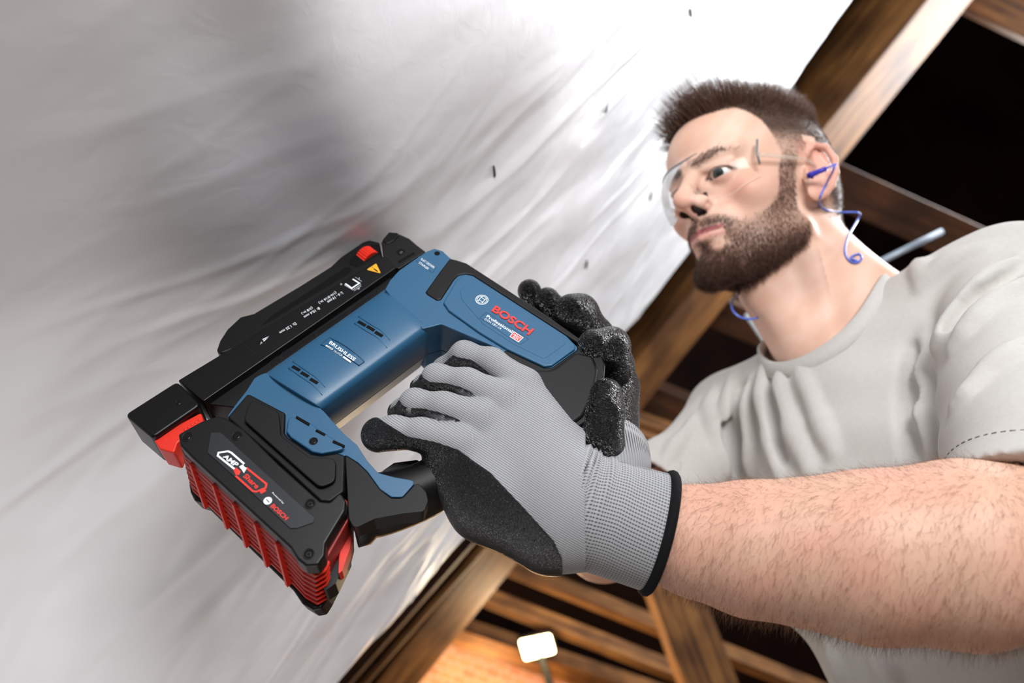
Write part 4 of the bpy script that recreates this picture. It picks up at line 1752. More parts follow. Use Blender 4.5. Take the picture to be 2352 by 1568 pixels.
def head_sdf(q):
    """head in millimetres: x to the man's left, y forward, z up, origin between the ear canals"""
    qs = q.copy()
    qs[:, 0] = np.abs(qs[:, 0])
    d = sd_ell(q, (0, -13, 49), (77, 103, 79))
    d = smin(d, sd_ell(q, (0, -62, 2), (60, 48, 58)), 25)
    d = smin(d, sd_ell(q, (0, 40, 58), (60, 54, 48)), 20)
    d = smin(d, sd_ell(q, (0, 30, -12), (59, 58, 82)), 26)
    d = smin(d, sd_ell(qs, (47, 55, -6), (17, 24, 17)), 16)
    d = smin(d, sd_cap(qs, (51, 2, -48), (22, 72, -76), 15, 15), 18)
    d = smin(d, sd_ell(q, (0, 83, -77), (21, 15, 17)), 12)
    d = smin(d, sd_ell(q, (0, 76, -38), (30, 23, 30)), 14)
    d = smin(d, sd_cap(qs, (9, 91, 36), (46, 73, 40), 7.5, 7), 10)
    # eye sockets, lids
    d = smax(d, -sd_ell(qs, (28.5, 98, 18.5), (18, 15, 12)), 9)
    d = smin(d, sd_ell(qs, EYE_C, (15.0, 13.8, 13.8)), 4)
    d = smin(d, sd_cap(qs, (15, 90, 27.5), (43, 80, 25), 3.6, 3.4), 5)
    a = np.sqrt(((qs[:, 0] - 28.8) / 13.6) ** 2 + ((qs[:, 2] - 17.0 + 0.0035 * (qs[:, 0] - 29) ** 2) / 4.5) ** 2)
    a = a + np.where(qs[:, 2] > 17, 0.10, 0)
    op = np.maximum((a - 1) * 4.2, 80 - qs[:, 1])
    d = smax(d, -op, 1.2)
    # nose
    d = smin(d, sd_cap(q, (0, 92, 27), (0, 112, -1), 8.2, 9.0), 8)
    d = smin(d, sd_ell(q, (0, 114, -5), (10.5, 10, 9.5)), 8)
    d = smin(d, sd_ell(qs, (13.5, 101.5, -10.5), (7.0, 12.5, 8.0)), 6.5)
    d = smin(d, sd_cap(q, (0, 110, -14), (0, 99, -21), 4, 4), 4)
    d = smax(d, -sd_ell(qs, (8.4, 106.0, -18.0), (4.2, 7.8, 5.2)), 1.4)
    # mouth
    d = smin(d, sd_cap(qs, (0, 98.5, -38), (24, 86, -42), 4.0, 2.0), 4)
    d = smin(d, sd_cap(qs, (0, 97.5, -47), (22, 86.5, -44.5), 4.6, 2.2), 4)
    d = smax(d, -sd_cap(qs, (0, 104.5, -42.6), (26, 89, -43.0), 1.5, 1.2), 1.5)
    d = smax(d, -sd_cap(qs, (0, 103, -60), (14, 99, -59), 5, 3), 8)
    d = smax(d, -sd_cap(q, (0, 108, -25), (0, 106, -33), 2.2, 2.2), 4)
    # nasolabial fold
    d = smax(d, -sd_cap(qs, (18, 99, -14), (31, 90, -39), 1.6, 1.2), 6)
    # ear
    e = (qs - np.float32([73, -15, 9])) @ EAR_R.astype(np.float32)
    ear = sd_ell(e, (0.5, -2, 2), (4.2, 18, 29))
    rim = [(2, 14, 4), (5, 14, 18), (6.5, 6, 30), (7.5, -8, 30), (8, -18, 18), (7.5, -20, 2), (6, -16, -14), (5, -8, -24)]
    rr_ = [2.2, 2.8, 3.3, 3.4, 3.4, 3.3, 3.4, 4.2]
    hx = None
    for i_ in range(len(rim) - 1):
        c_ = sd_cap(e, rim[i_], rim[i_ + 1], rr_[i_], rr_[i_ + 1])
        hx = c_ if hx is None else smin(hx, c_, 2.0)
    ear = smin(ear, hx, 3.0)
    ear = smin(ear, sd_ell(e, (4, 2, -25), (4.0, 9.5, 8.5)), 6)
    ear = smin(ear, sd_cap(e, (4, -9, -12), (4.5, -8, 8), 2.6, 2.6), 4)
    ear = smin(ear, sd_cap(e, (4.5, -8, 8), (4, 0, 18), 2.6, 2.0), 4)
    ear = smin(ear, sd_cap(e, (4.5, 12, -7), (4.5, 13, 0), 3.0, 2.8), 3)
    ear = smax(ear, -sd_ell(e, (6, 4, -3), (4.5, 6.0, 8.5)), 3)
    d = smin(d, ear, 4)
    return d


def neck_sdf(p):
    q0 = from_head((0, -26, -20))
    d = sd_cap(p, q0, NECK + DOWN * 0.035, 0.056, 0.060)
    # sternocleidomastoid and throat
    d = smin(d, sd_cap(p, from_head((50, -12, -75)), NECK + FRONT * 0.06 + SIDE * 0.015 + DOWN * 0.05, 0.010, 0.010), 0.025)
    d = smin(d, sd_cap(p, from_head((-50, -12, -75)), NECK + FRONT * 0.06 - SIDE * 0.015 + DOWN * 0.05, 0.010, 0.010), 0.025)
    d = smin(d, sd_cap(p, from_head((0, 34, -76)), NECK + FRONT * 0.046 + DOWN * 0.02, 0.022, 0.024), 0.025)
    d = smin(d, sd_ell(p, from_head((0, 30, -110)), (0.010, 0.012, 0.010)), 0.014)
    # trapezius
    d = smin(d, sd_cap(p, from_head((0, -62, -30)), NECK + SIDE * 0.10 + DOWN * 0.062 - FRONT * 0.02, 0.026, 0.035), 0.04)
    d = smin(d, sd_cap(p, from_head((0, -62, -30)), NECK - SIDE * 0.10 + DOWN * 0.062 - FRONT * 0.02, 0.026, 0.035), 0.04)
    return d


def torso_sdf(p, grow=0.0):
    d = sd_cap(p, SH_R + SIDE * 0.02, NECK + DOWN * 0.075 - FRONT * 0.01, 0.058, 0.070)
    d = smin(d, sd_cap(p, SH_L - SIDE * 0.02, NECK + DOWN * 0.075 - FRONT * 0.01, 0.058, 0.070), 0.04)
    d = smin(d, sd_cap(p, NECK + DOWN * 0.02, SH_L + WUP * 0.012, 0.050, 0.052), 0.05)
    d = smin(d, sd_cap(p, NECK + DOWN * 0.02, SH_R + WUP * 0.012, 0.050, 0.050), 0.05)
    d = smin(d, sd_ell(p, NECK + DOWN * 0.22 + FRONT * 0.015, (0.172, 0.118, 0.20), BODY_AX), 0.06)
    d = smin(d, sd_ell(p, NECK + DOWN * 0.45 + FRONT * 0.0, (0.165, 0.115, 0.24), BODY_AX), 0.06)
    d = smin(d, sd_ell(p, NECK + DOWN * 0.19 + FRONT * 0.09 + SIDE * 0.07, (0.08, 0.045, 0.06), BODY_AX), 0.05)
    d = smin(d, sd_ell(p, NECK + DOWN * 0.19 + FRONT * 0.09 - SIDE * 0.07, (0.08, 0.045, 0.06), BODY_AX), 0.05)
    return d - grow


FA = [(WR_L + (WR_L - EL_L) * 0.30, 0.027), (WR_L, 0.0305), (P(1600, 1242, 0.52), 0.0362), (P(1720, 1258, 0.512), 0.0430), (P(2000, 1276, 0.49), 0.0525), (P(2220, 1270, 0.478), 0.0560), (EL_L, 0.052)]
UA_L = [(EL_L, 0.051), (EL_L + (SH_L - EL_L) * 0.5, 0.056), (SH_L, 0.058)]
FA_R = [(WR_R, 0.028), (WR_R + (EL_R - WR_R) * 0.35, 0.034), (WR_R + (EL_R - WR_R) * 0.75, 0.044), (EL_R, 0.043)]
UA_R = [(EL_R, 0.043), (EL_R + (SH_R - EL_R) * 0.5, 0.043), (SH_R, 0.044)]


def arm_sdf(p):
    d = None
    for ch in (FA, UA_L, FA_R, UA_R):
        for (a, ra), (b, rb) in zip(ch[:-1], ch[1:]):
            c = sd_cap(p, a, b, ra, rb)
            d = c if d is None else smin(d, c, 0.006)
    return d


_cutp = (NECK + DOWN * 0.045).astype(np.float32)
_cutn = WUP.astype(np.float32)


def headneck(p):
    d = smin(head_sdf(to_head(p)) * 0.001, neck_sdf(p), 0.012)
    return np.maximum(d, -((p - _cutp) @ _cutn))


def limbs(p):
    d = smin(arm_sdf(p), torso_sdf(p) + 0.028, 0.03)
    return np.maximum(np.maximum(d, (p - _cutp) @ _cutn), (NECK + DOWN * 0.3).astype(np.float32) @ _cutn - p @ _cutn)


def in_eye_region(q):
    return np.zeros(len(q), bool)


hl, hh_ = HO - 0.155, HO + 0.155
hl = np.minimum(hl, NECK - 0.13)
hh_ = np.maximum(hh_, NECK + 0.13)
V1, F1 = mesh_sdf(headneck, hl, hh_, 1.35 * mm)
lp = np.array([q for ch in (FA, UA_L, FA_R, UA_R) for q, _ in ch])
V2, F2 = mesh_sdf(limbs, lp.min(0) - 0.14, lp.max(0) + 0.14, 3.6 * mm)
V = np.concatenate([V1, V2])
F = np.concatenate([F1, F2 + len(V1)])

# colours of the skin: lips, beard shadow, brows, ruddy patches, and painted nostril shade
q = to_head(V.astype(np.float32)).astype(float)
ax_ = np.abs(q[:, 0])


def sstep(a, b, x):
    t = np.clip((x - a) / (b - a), 0, 1)
    return t * t * (3 - 2 * t)


nz = vnoise(q[:, 0] * 0.05, q[:, 1] * 0.05 + q[:, 2] * 0.05, 3) + 0.5 * vnoise(q[:, 0] * 0.15 + 3, q[:, 2] * 0.15 + q[:, 1] * 0.1, 5)
skin = np.array(srgb(222, 176, 152)[:3])
pale = np.array(srgb(232, 194, 174)[:3])
ruddy = np.array(srgb(214, 140, 124)[:3])
col = skin + (pale - skin) * np.clip(0.5 + nz, 0, 1)[:, None]
is_head = np.arange(len(V)) < len(V1)


def blend(col, c, m):
    return col + (np.array(c) - col) * np.clip(m, 0, 1)[:, None]


cheek = np.exp(-(((ax_ - 45) / 20) ** 2 + ((q[:, 2] + 5) / 18) ** 2)) * (q[:, 1] > 20)
nose_m = np.exp(-((q[:, 0] / 14) ** 2 + ((q[:, 1] - 112) / 14) ** 2 + ((q[:, 2] + 9) / 14) ** 2))
earm = ((ax_ > 73) & (q[:, 1] < 10) & (np.abs(q[:, 2] - 5) < 40)).astype(float)
col = blend(col, ruddy, is_head * (0.45 * cheek + 0.6 * nose_m + 0.45 * earm))
arm_n = vnoise(V[:, 0] * 40, V[:, 1] * 40 + V[:, 2] * 30, 8)
col = blend(col, srgb(204, 162, 138)[:3], 0.85 * (~is_head))
col = blend(col, ruddy, 0.6 * (~is_head) * np.clip(0.2 + 0.7 * arm_n, 0, 0.5))


def beard_mask(q):
    """dense full beard with moustache, shaved on the cheek and the neck"""
    x, y, z = np.abs(q[:, 0]), q[:, 1], q[:, 2]
    # cheek line: from the sideburn in front of the ear down to the mouth corner
    line = np.interp(y, [0, 16, 27, 33, 38, 44, 52, 62, 75, 84, 92, 100], [40, 40, 34, 18, -2, -18, -28, -34, -36, -31, -26, -24])
    m = sstep(5, -6, z - line) * (1 - 0.7 * sstep(12, 34, z))
    back = sstep(4, 12, y - np.interp(z, [-70, -35, -10, 10, 40], [-4, -5, 0, 3, 4]))
    m = m * back
    neckline = np.interp(y, [0, 20, 50, 80, 100], [-64, -78, -98, -108, -112])
    m = m * sstep(-8, 4, z - neckline)
    # keep the lips and the patch under the lower lip clear
    lips = np.exp(-(((z + 43) / 7.5) ** 2) ** 2) * (x < 25) * (y > 84)
    under = np.exp(-((((x - 15) / 11) ** 2 + ((z + 55) / 7) ** 2) ** 2))
    m = m * (1 - lips) * (1 - 0.97 * under * (y > 78))
    # philtrum a little thinner
    m = m * (1 - 0.5 * np.exp(-((x / 5) ** 2 + ((z + 30) / 7) ** 2)) * (y > 90))
    dense = np.maximum(sstep(-38, -62, z), 0.85 * sstep(78, 88, y))
    m = m * (0.5 + 0.5 * dense)
    return np.clip(m, 0, 1)


def stub_neck(q):
    x, y, z = np.abs(q[:, 0]), q[:, 1], q[:, 2]
    return 0.28 * sstep(-140, -105, z) * sstep(-64, -80, z) * (y > -5)


def hair_mask(q):
    x, y, z = np.abs(q[:, 0]), q[:, 1], q[:, 2]
    front = np.interp(x, [0, 20, 40, 52, 62, 70], [84, 82, 74, 58, 40, 22])
    zf = np.interp(x, [0, 25, 45, 55, 65, 76], [92, 93, 88, 72, 46, 20])
    m = sstep(-3, 5, z - zf - 0.55 * np.clip(y - front, 0, 60) * 0) * (y < 96)
    side = sstep(-4, 4, z - np.interp(y, [-110, -60, -25, 4, 10, 20, 30, 45, 60], [-58, -54, -20, 36, 14, 14, 30, 66, 88]))
    notear = 1.0 - ((x > 76.5) & (y > -48) & (y < 12) & (z < 52))
    return notear * np.clip(np.minimum(np.maximum(m, 0) + side, 1) * side * sstep(4, -4, y - np.interp(z, [10, 25, 45, 70, 90, 110], [27, 30, 36, 50, 82, 92])), 0, 1)


def brow_mask(q):
    x, y, z = np.abs(q[:, 0]), q[:, 1], q[:, 2]
    c = np.interp(x, [8, 20, 36, 50], [34, 37, 40, 36])
    wd = np.interp(x, [6, 12, 30, 50, 54], [2, 4.4, 3.8, 2.0, 0.5])
    return np.exp(-((z - c) / wd) ** 2 * 1.3) * (x > 6) * (x < 54) * (y > 55) * np.interp(x, [6, 30, 44], [1, 0.9, 0.15])


bm_m = beard_mask(q) * is_head
fade_ = 0.25 + 0.75 * sstep(34, 62, q[:, 2] + 1.4 * np.clip(-q[:, 1] - 12, 0, 60))
hm_m = hair_mask(q) * is_head * fade_
bw_m = brow_mask(q) * is_head
lip_z = np.where(q[:, 2] > -42.8, np.exp(-(((q[:, 2] + 39.5) / (3.4 - 0.05 * ax_)) ** 2) ** 2), np.exp(-(((q[:, 2] + 46.5) / (3.8 - 0.06 * ax_)) ** 2) ** 2))
lipm = lip_z * (ax_ < 25) * (q[:, 1] > 84) * is_head
col = blend(col, srgb(172, 84, 98)[:3], lipm * np.where(q[:, 2] > -43.5, 0.9, 0.35))
nost = np.exp(-(np.maximum(np.sqrt(((ax_ - 8.4) / 4.2) ** 2 + ((q[:, 1] - 106) / 7.8) ** 2 + ((q[:, 2] + 18.0) / 5.2) ** 2) - 1.12, 0) / 0.10) ** 2) * is_head
inner = (ax_ < 11.5) & (q[:, 1] < 101.5) & (q[:, 1] > 80) & (q[:, 2] > -22) & (q[:, 2] < 4) & is_head
col = blend(col, srgb(30, 12, 11)[:3], np.maximum(0.95 * nost, 0.97 * inner))  # shade inside the nostrils painted into the skin colour
col = blend(col, srgb(88, 60, 50)[:3], 0.74 * bm_m)
col = blend(col, srgb(120, 92, 80)[:3], stub_neck(q) * is_head)
col = blend(col, srgb(42, 30, 25)[:3], 0.9 * hm_m)
col = blend(col, srgb(98, 72, 58)[:3], 0.6 * bw_m)
lash = np.exp(-(((np.sqrt(((ax_ - 28.8) / 14.6) ** 2 + ((q[:, 2] - 17.4 + 0.0035 * (ax_ - 29) ** 2) / 5.3) ** 2)) - 1.0) / 0.16) ** 2) * (q[:, 1] > 74) * is_head
col = blend(col, srgb(70, 44, 38)[:3], 0.75 * lash * (q[:, 2] > 16) + 0.35 * lash)

sk = bpy.data.materials.new('skin')
sk.use_nodes = True
nt = sk.node_tree
bs = nt.nodes['Principled BSDF']
at = nt.nodes.new('ShaderNodeAttribute')
at.attribute_name = 'tint'
nt.links.new(at.outputs['Color'], bs.inputs['Base Color'])
bs.inputs['Roughness'].default_value = 0.52
bs.inputs['Specular IOR Level'].default_value = 0.35
bs.inputs['Subsurface Weight'].default_value = 0.12
bs.inputs['Subsurface Radius'].default_value = (1.0, 0.35, 0.2)
bs.inputs['Subsurface Scale'].default_value = 0.004
tc = nt.nodes.new('ShaderNodeTexCoord')
n1 = nt.nodes.new('ShaderNodeTexNoise')
n1.inputs['Scale'].default_value = 500
n1.inputs['Detail'].default_value = 4
nt.links.new(tc.outputs['Object'], n1.inputs['Vector'])
bp = nt.nodes.new('ShaderNodeBump')
bp.inputs['Strength'].default_value = 0.25
bp.inputs['Distance'].default_value = 0.0006
nt.links.new(n1.outputs['Fac'], bp.inputs['Height'])
nt.links.new(bp.outputs['Normal'], bs.inputs['Normal'])
body = mesh_obj('body', V, F, sk, man, smooth=True)
set_color(body, col)

# ---- eyes -------------------------------------------------------------------
SCLERA = material('eye_white', srgb(226, 222, 218), rough=0.15, var=0.02, coat=0.5)
IRIS = material('eye_iris', srgb(40, 50, 50), rough=0.2, coat=0.8, var=0.2, vscale=900)
PUPIL = material('eye_pupil', srgb(5, 5, 6), rough=0.1, coat=0.8)
for sx in (1, -1):
    c = np.array([sx * EYE_C[0], EYE_C[1], EYE_C[2]])
    gaze = np.array([0.16, 0.95, -0.16])
    gaze /= np.linalg.norm(gaze)
    R_ = 13.0
    ref = np.array([0, 0, 1.0])
    ex = np.cross(gaze, ref)
    ex /= np.linalg.norm(ex)
    ez = np.cross(ex, gaze)
    rings = []
    for th in np.linspace(0.02, math.pi - 0.02, 20):
        rings.append(np.array([from_head(c + R_ * (math.cos(th) * gaze + math.sin(th) * (math.cos(a) * ex + math.sin(a) * ez))) for a in np.linspace(0, 2 * math.pi, 25)[:-1]]))
    v, f = loft(rings)
    eye = mesh_obj('eye', v, f, SCLERA, man, smooth=True)
    for nm, th0, lift, mt in (('iris', 0.54, 0.25, IRIS), ('pupil', 0.28, 0.4, PUPIL)):
        rings = []
        for th in np.linspace(0.01, th0, 6):
            rings.append(np.array([from_head(c + (R_ + lift) * (math.cos(th) * gaze + math.sin(th) * (math.cos(a) * ex + math.sin(a) * ez))) for a in np.linspace(0, 2 * math.pi, 25)[:-1]]))
        v, f = loft(rings, cap=False)
        mesh_obj(nm, v, f, mt, eye, smooth=True)

# ---- hair, beard, brows, arm hair --------------------------------------------
HAIRM = material('brown_hair', srgb(92, 66, 52), rough=0.4, spec=0.5, var=0.35, vscale=120)
BEARDM = material('beard_hair', srgb(88, 60, 47), rough=0.42, spec=0.45, var=0.4, vscale=200)
ARMH = material('arm_hair', srgb(136, 98, 72), rough=0.5, spec=0.3, var=0.3, vscale=200)
cen = V[F[:, 0]] * 0.25 + V[F[:, 1]] * 0.25 + V[F[:, 2]] * 0.25 + V[F[:, 3]] * 0.25
qc = to_head(cen.astype(np.float32)).astype(float)
fh = np.arange(len(F)) < len(F1)


def sample(mask, n):
    w_ = mask / mask.sum()
    idx = RNG.choice(len(mask), n, p=w_)
    b = RNG.dirichlet((1, 1, 1, 1), n)
    pts = (V[F[idx]] * b[..., None]).sum(1)
    return idx, pts


# scalp
m = hair_mask(qc) * fh * (0.12 + 0.88 * sstep(34, 62, qc[:, 2] + 1.4 * np.clip(-qc[:, 1] - 12, 0, 60)))
idx, pts = sample(m, 24000)
nr = sdf_normals(headneck, pts)
hq = to_head(pts.astype(np.float32)).astype(float)
topness = sstep(70, 104, hq[:, 2]) * sstep(-75, -30, hq[:, 1])
frontness = sstep(10, 80, hq[:, 1]) * topness
ln = (0.004 + 0.019 * topness + 0.020 * frontness) * RNG.uniform(0.7, 1.15, len(pts))
d_up = np.array([0, 0.05, 1.0]) @ HR.T
d_dn = np.array([0, -0.35, -0.9]) @ HR.T
flow = nr + 0.9 * topness[:, None] * d_up + frontness[:, None] * (np.array([0, 0.85, 0.1]) @ HR.T) + (1 - topness)[:, None] * 1.2 * d_dn
flow = flow / np.linalg.norm(flow, axis=1)[:, None] + RNG.normal(size=flow.shape) * 0.09
v, f = strands(pts - nr * 0.0008, flow, ln, 0.00024, curl=RNG.normal(size=flow.shape) * 0.05 + topness[:, None] * 0.15 * (np.array([0, 0.6, -0.35]) @ HR.T))
o = mesh_obj('hair', v, f, HAIRM, man)
o['label'] = 'short brown hair brushed up at the front'
o['kind'] = 'stuff'
# beard
m = beard_mask(qc) * fh
idx, pts = sample(m, 22000)
nr = sdf_normals(headneck, pts)
hq = to_head(pts.astype(np.float32)).astype(float)
dn = np.array([0, 0.25, -1.0]) @ HR.T
flow = nr * 0.5 + dn * 0.95 + RNG.normal(size=nr.shape) * 0.16
chin = sstep(-52, -84, hq[:, 2]) * sstep(20, 70, hq[:, 1])
ln = (0.005 + 0.0045 * chin) * RNG.uniform(0.6, 1.2, len(pts))
v, f = strands(pts - nr * 0.0005, flow, ln, 0.00018)
o = mesh_obj('beard', v, f, BEARDM, man)
o['label'] = 'trimmed brown full beard and moustache'
o['kind'] = 'stuff'
# brows
m = brow_mask(qc) * fh
idx, pts = sample(m, 520)
nr = sdf_normals(headneck, pts)
hq = to_head(pts.astype(np.float32)).astype(float)
flow = nr * 0.35 + (np.stack([np.sign(hq[:, 0]) * 1.0, np.full(len(hq), -0.2), np.full(len(hq), 0.25)], 1) @ HR.T) + RNG.normal(size=nr.shape) * 0.2
v, f = strands(pts - nr * 0.0004, flow, 0.006 * RNG.uniform(0.6, 1.2, len(pts)), 0.00022)
o = mesh_obj('eyebrow', v, f, BEARDM, man)
o['kind'] = 'stuff'
# forearm hair
fc = (~fh) & (((cen - WR_L) @ (EL_L - WR_L)) / ((EL_L - WR_L) @ (EL_L - WR_L)) > 0.02) & (cen[:, 2] < 0.58)
m = fc.astype(float)
idx, pts = sample(m, 20000)
nr = sdf_normals(limbs, pts, 0.002)
axd = (WR_L - EL_L) / np.linalg.norm(WR_L - EL_L)
low = np.array([0.25, -0.9, 0.1])
flow = nr * 0.22 + axd * 0.25 + low * 0.75 * RNG.uniform(0.5, 1.1, (len(pts), 1)) + RNG.normal(size=nr.shape) * 0.13
flow = flow - (np.minimum((flow * nr).sum(1) - 0.12, 0))[:, None] * nr
v, f = strands(pts - nr * 0.0004, flow, 0.009 * RNG.uniform(0.4, 1.3, len(pts)), 0.00007, curl=RNG.normal(size=flow.shape) * 0.2)
o = mesh_obj('arm_hair', v, f, ARMH, man)
o['kind'] = 'stuff'

# ---- t-shirt ------------------------------------------------------------------
SL_L = [(SH_L + WUP * 0.004, 0.066), (SH_L + (EL_L - SH_L) * 0.42, 0.072)]
SL_R = [(SH_R + WUP * 0.002, 0.060), (SH_R + (EL_R - SH_R) * 0.55, 0.058)]
_sl_end = (SH_L + (EL_L - SH_L) * 0.93).astype(np.float32)
_sl_dir = (EL_L - SH_L) / np.linalg.norm(EL_L - SH_L) + np.array([-0.35, -0.55, 0.25])
_sl_dir = (_sl_dir / np.linalg.norm(_sl_dir)).astype(np.float32)
_sr_end = (SH_R + (EL_R - SH_R) * 0.66).astype(np.float32)
_sr_dir = ((EL_R - SH_R) / np.linalg.norm(EL_R - SH_R)).astype(np.float32)


CA, CB = NECK + DOWN * 0.045 + FRONT * 0.010 + SIDE * 0.008, NECK + WUP * 0.2 + FRONT * 0.03 + SIDE * 0.02
CR0, CR1 = 0.0735, 0.092


def shirt_base(p):
    d = torso_sdf(p, 0.006)
    sl = sd_cap(p, SL_L[0][0], EL_L, 0.067, 0.077)
    sl = np.maximum(sl, (p - _sl_end) @ _sl_dir)
    sr = sd_cap(p, SL_R[0][0], EL_R, 0.060, 0.056)
    sr = np.maximum(sr, (p - _sr_end) @ _sr_dir)
    d = smin(d, sl, 0.009)
    d = smin(d, sr, 0.03)
    d = np.maximum(d, (p - (NECK + DOWN * 0.60).astype(np.float32)) @ DOWN.astype(np.float32))
    return d


RIDGES = [([(1757, 836), (1752, 885), (1757, 946), (1775, 1023), (1792, 1090)], 7.0), ([(1726, 870), (1720, 946), (1726, 1023), (1734, 1090)], 7.0),
          ([(1686, 870), (1677, 915), (1677, 977), (1690, 1060)], 6.2), ([(1790, 854), (1799, 915), (1824, 992), (1860, 1075)], 7.0),
          ([(1642, 900), (1634, 946), (1655, 1023), (1668, 1080)], 6.2), ([(1840, 850), (1870, 930), (1920, 1040)], 4.7),
          ([(2352, 590), (2280, 640), (2200, 720), (2160, 800)], 6.2), ([(2352, 650), (2270, 710), (2190, 800)], 5.4), ([(2140, 760), (2118, 870), (2114, 960), (2136, 1040)], 9.3),
          ([(2300, 560), (2190, 600), (2120, 660)], 4.7), ([(1600, 960), (1560, 1010), (1530, 1060)], 3.9),
          ([(2352, 800), (2270, 850), (2200, 930)], 4.7), ([(2090, 570), (2110, 600), (2120, 640)], 4.7),
          ([(1905, 1480), (1940, 1568)], 6.2), ([(2010, 1490), (2060, 1568)], 6.2)]
CREASES = [([(2104, 800), (2092, 880), (2090, 963), (2108, 1050)], 5.5), ([(1669, 946), (1676, 1010), (1690, 1080)], 4.3), ([(1737, 880), (1738, 960), (1752, 1060)], 3.8),
           ([(1775, 880), (1785, 950), (1806, 1050)], 3.8), ([(1703, 890), (1698, 980), (1708, 1070)], 3.8), ([(2352, 620), (2250, 680), (2175, 770)], 3.3)]


def fold_caps(lst):
    out = []
    for pxs, r in lst:
        pts = [march(shirt_base, x, y, 0.35, 1.25) for x, y in spline(np.array(pxs, float), 3)]
        pts = [k for k in pts if k is not None]
        m_ = max(len(pts) - 1, 1)
        rad = [r * 0.001 * (0.25 + 0.75 * math.sin(math.pi * min(1.0, (i_ / m_) * 0.85 + 0.02)) ** 0.7) for i_ in range(len(pts))]
        # sink the ends so the fold rises gently out of the cloth
        pts = [q_ + np.array([0, 0, 0.006 * (1 - rk / (r * 0.001))]) for q_, rk in zip(pts, rad)]
        for a, b, rk in zip(pts[:-1], pts[1:], rad):
            if np.linalg.norm(a - b) < 0.08:
                out.append((a.astype(np.float32), b.astype(np.float32), rk))
    return out


RC, CC = fold_caps(RIDGES), fold_caps(CREASES)


def shirt(p):
    d = shirt_base(p)
    near = np.abs(d) < 0.05
    if near.any():
        pn = p[near]
        dn_ = d[near]
        for a, b, r in RC:
            c = sd_cap(pn, a, b, r, r)
            dn_ = smin(dn_, c, 0.013)
        for a, b, r in CC:
            c = sd_cap(pn, a, b, r, r)
            dn_ = smax(dn_, -c, 0.014)
        # soft cloth undulation
        dn_ = dn_ + 0.0022 * np.sin(pn @ np.float32([60, 35, 20])) * np.sin(pn @ np.float32([-15, 48, 30]))
        d = d.copy()
        d[near] = dn_
    # neck opening and sleeve openings
    d = np.maximum(d, -sd_cap(p, CA, CB, CR0, CR1))
    d = np.maximum(d, -sd_cap(p, _sl_end - _sl_dir * 0.02, _sl_end + _sl_dir * 0.1, 0.066, 0.072))
    d = np.maximum(d, -sd_cap(p, _sr_end - _sr_dir * 0.02, _sr_end + _sr_dir * 0.1, 0.052, 0.052))
    return d


SHIRT = material('light_grey_jersey', srgb(192, 189, 184), rough=0.85, spec=0.15, var=0.03, vscale=300, bump=0.35, bscale=1800)
sp = np.array([SH_L, SH_R, NECK + DOWN * 0.62 + SIDE * 0.2, NECK + DOWN * 0.62 - SIDE * 0.2, EL_L, EL_R, NECK + DOWN * 0.6 + FRONT * 0.15])
V, F = mesh_sdf(shirt, sp.min(0) - 0.12, sp.max(0) + 0.12, 3.0 * mm, slack=1.4)
tee = mesh_obj('t_shirt', V, F, SHIRT, man, smooth=True)
tee['label'] = 'light grey crew neck t-shirt'
# collar rib
loop = []
cd = (CB - CA) / np.linalg.norm(CB - CA)
c1 = np.cross(cd, SIDE)
c1 /= np.linalg.norm(c1)
c2 = np.cross(cd, c1)
for a in np.linspace(0, 2 * math.pi, 61)[:-1]:
    dv = math.cos(a) * c1 + math.sin(a) * c2
    ts = np.linspace(-0.03, 0.16, 260)
    pts = np.array([CA + cd * t_ + dv * (CR0 + (CR1 - CR0) * np.clip(t_ / 0.245, 0, 1)) for t_ in ts]).astype(np.float32)
    dd = shirt_base(pts)
    i_ = np.nonzero(dd < 0)[0]
    loop.append(pts[i_[-1]].astype(float) if len(i_) else pts[0].astype(float))
loop = np.array(loop)
for _ in range(3):
    loop = (np.roll(loop, 1, 0) + 2 * loop + np.roll(loop, -1, 0)) / 4
cl = loop.mean(0)
rings = []
nlp = len(loop)
for i_ in range(nlp):
    outw = loop[i_] - CA
    outw = outw - (outw @ cd) * cd
    outw /= np.linalg.norm(outw)
    # band: strip 20 mm tall hugging the neck
    b0 = loop[i_]
    prof = [(-0.002, 0.009), (0.0022, 0.008), (0.0042, 0.000), (0.0075, -0.009), (0.004, -0.011), (-0.002, -0.004)]
    rings.append(np.array([b0 + outw * a_ + cd * h_ for a_, h_ in prof]))
rings.append(rings[0])
v, f = loft(rings, cap=False)
o = mesh_obj('collar', v, f, SHIRT, tee, smooth=True)
fix_normals(o)
# stitched seam near the sleeve hem
pth = []
s1 = np.cross(_sl_dir, WUP)
s1 /= np.linalg.norm(s1)
s2 = np.cross(_sl_dir, s1)
SEAM = material('grey_thread', srgb(128, 126, 122), rough=0.9)
for k in range(70):
    a = 2 * math.pi * k / 70
    seg2 = []
    for da in (0, 0.05):
        dv = math.cos(a + da) * s1 + math.sin(a + da) * s2
        ts = np.linspace(0.04, 0.11, 120)
        pp = np.array([_sl_end - _sl_dir * 0.022 + dv * t_ for t_ in ts]).astype(np.float32)
        dd = shirt(pp)
        i_ = np.nonzero(dd < 0)[0]
        if len(i_):
            seg2.append(pp[i_[-1]].astype(float) + dv * 0.0003)
    if len(seg2) == 2 and np.linalg.norm(seg2[0] - seg2[1]) < 0.012:
        pth.append(seg2)
VV, FF = [], []
for a, b in pth:
    v, f = tube([a, b], 0.0006, 5)
    n0 = len(VV)
    VV += list(v)
    FF += [tuple(i_ + n0 for i_ in t_) for t_ in f]
if VV:
    o = mesh_obj('hem_stitching', VV, FF, SEAM, tee)
    o['kind'] = 'stuff'

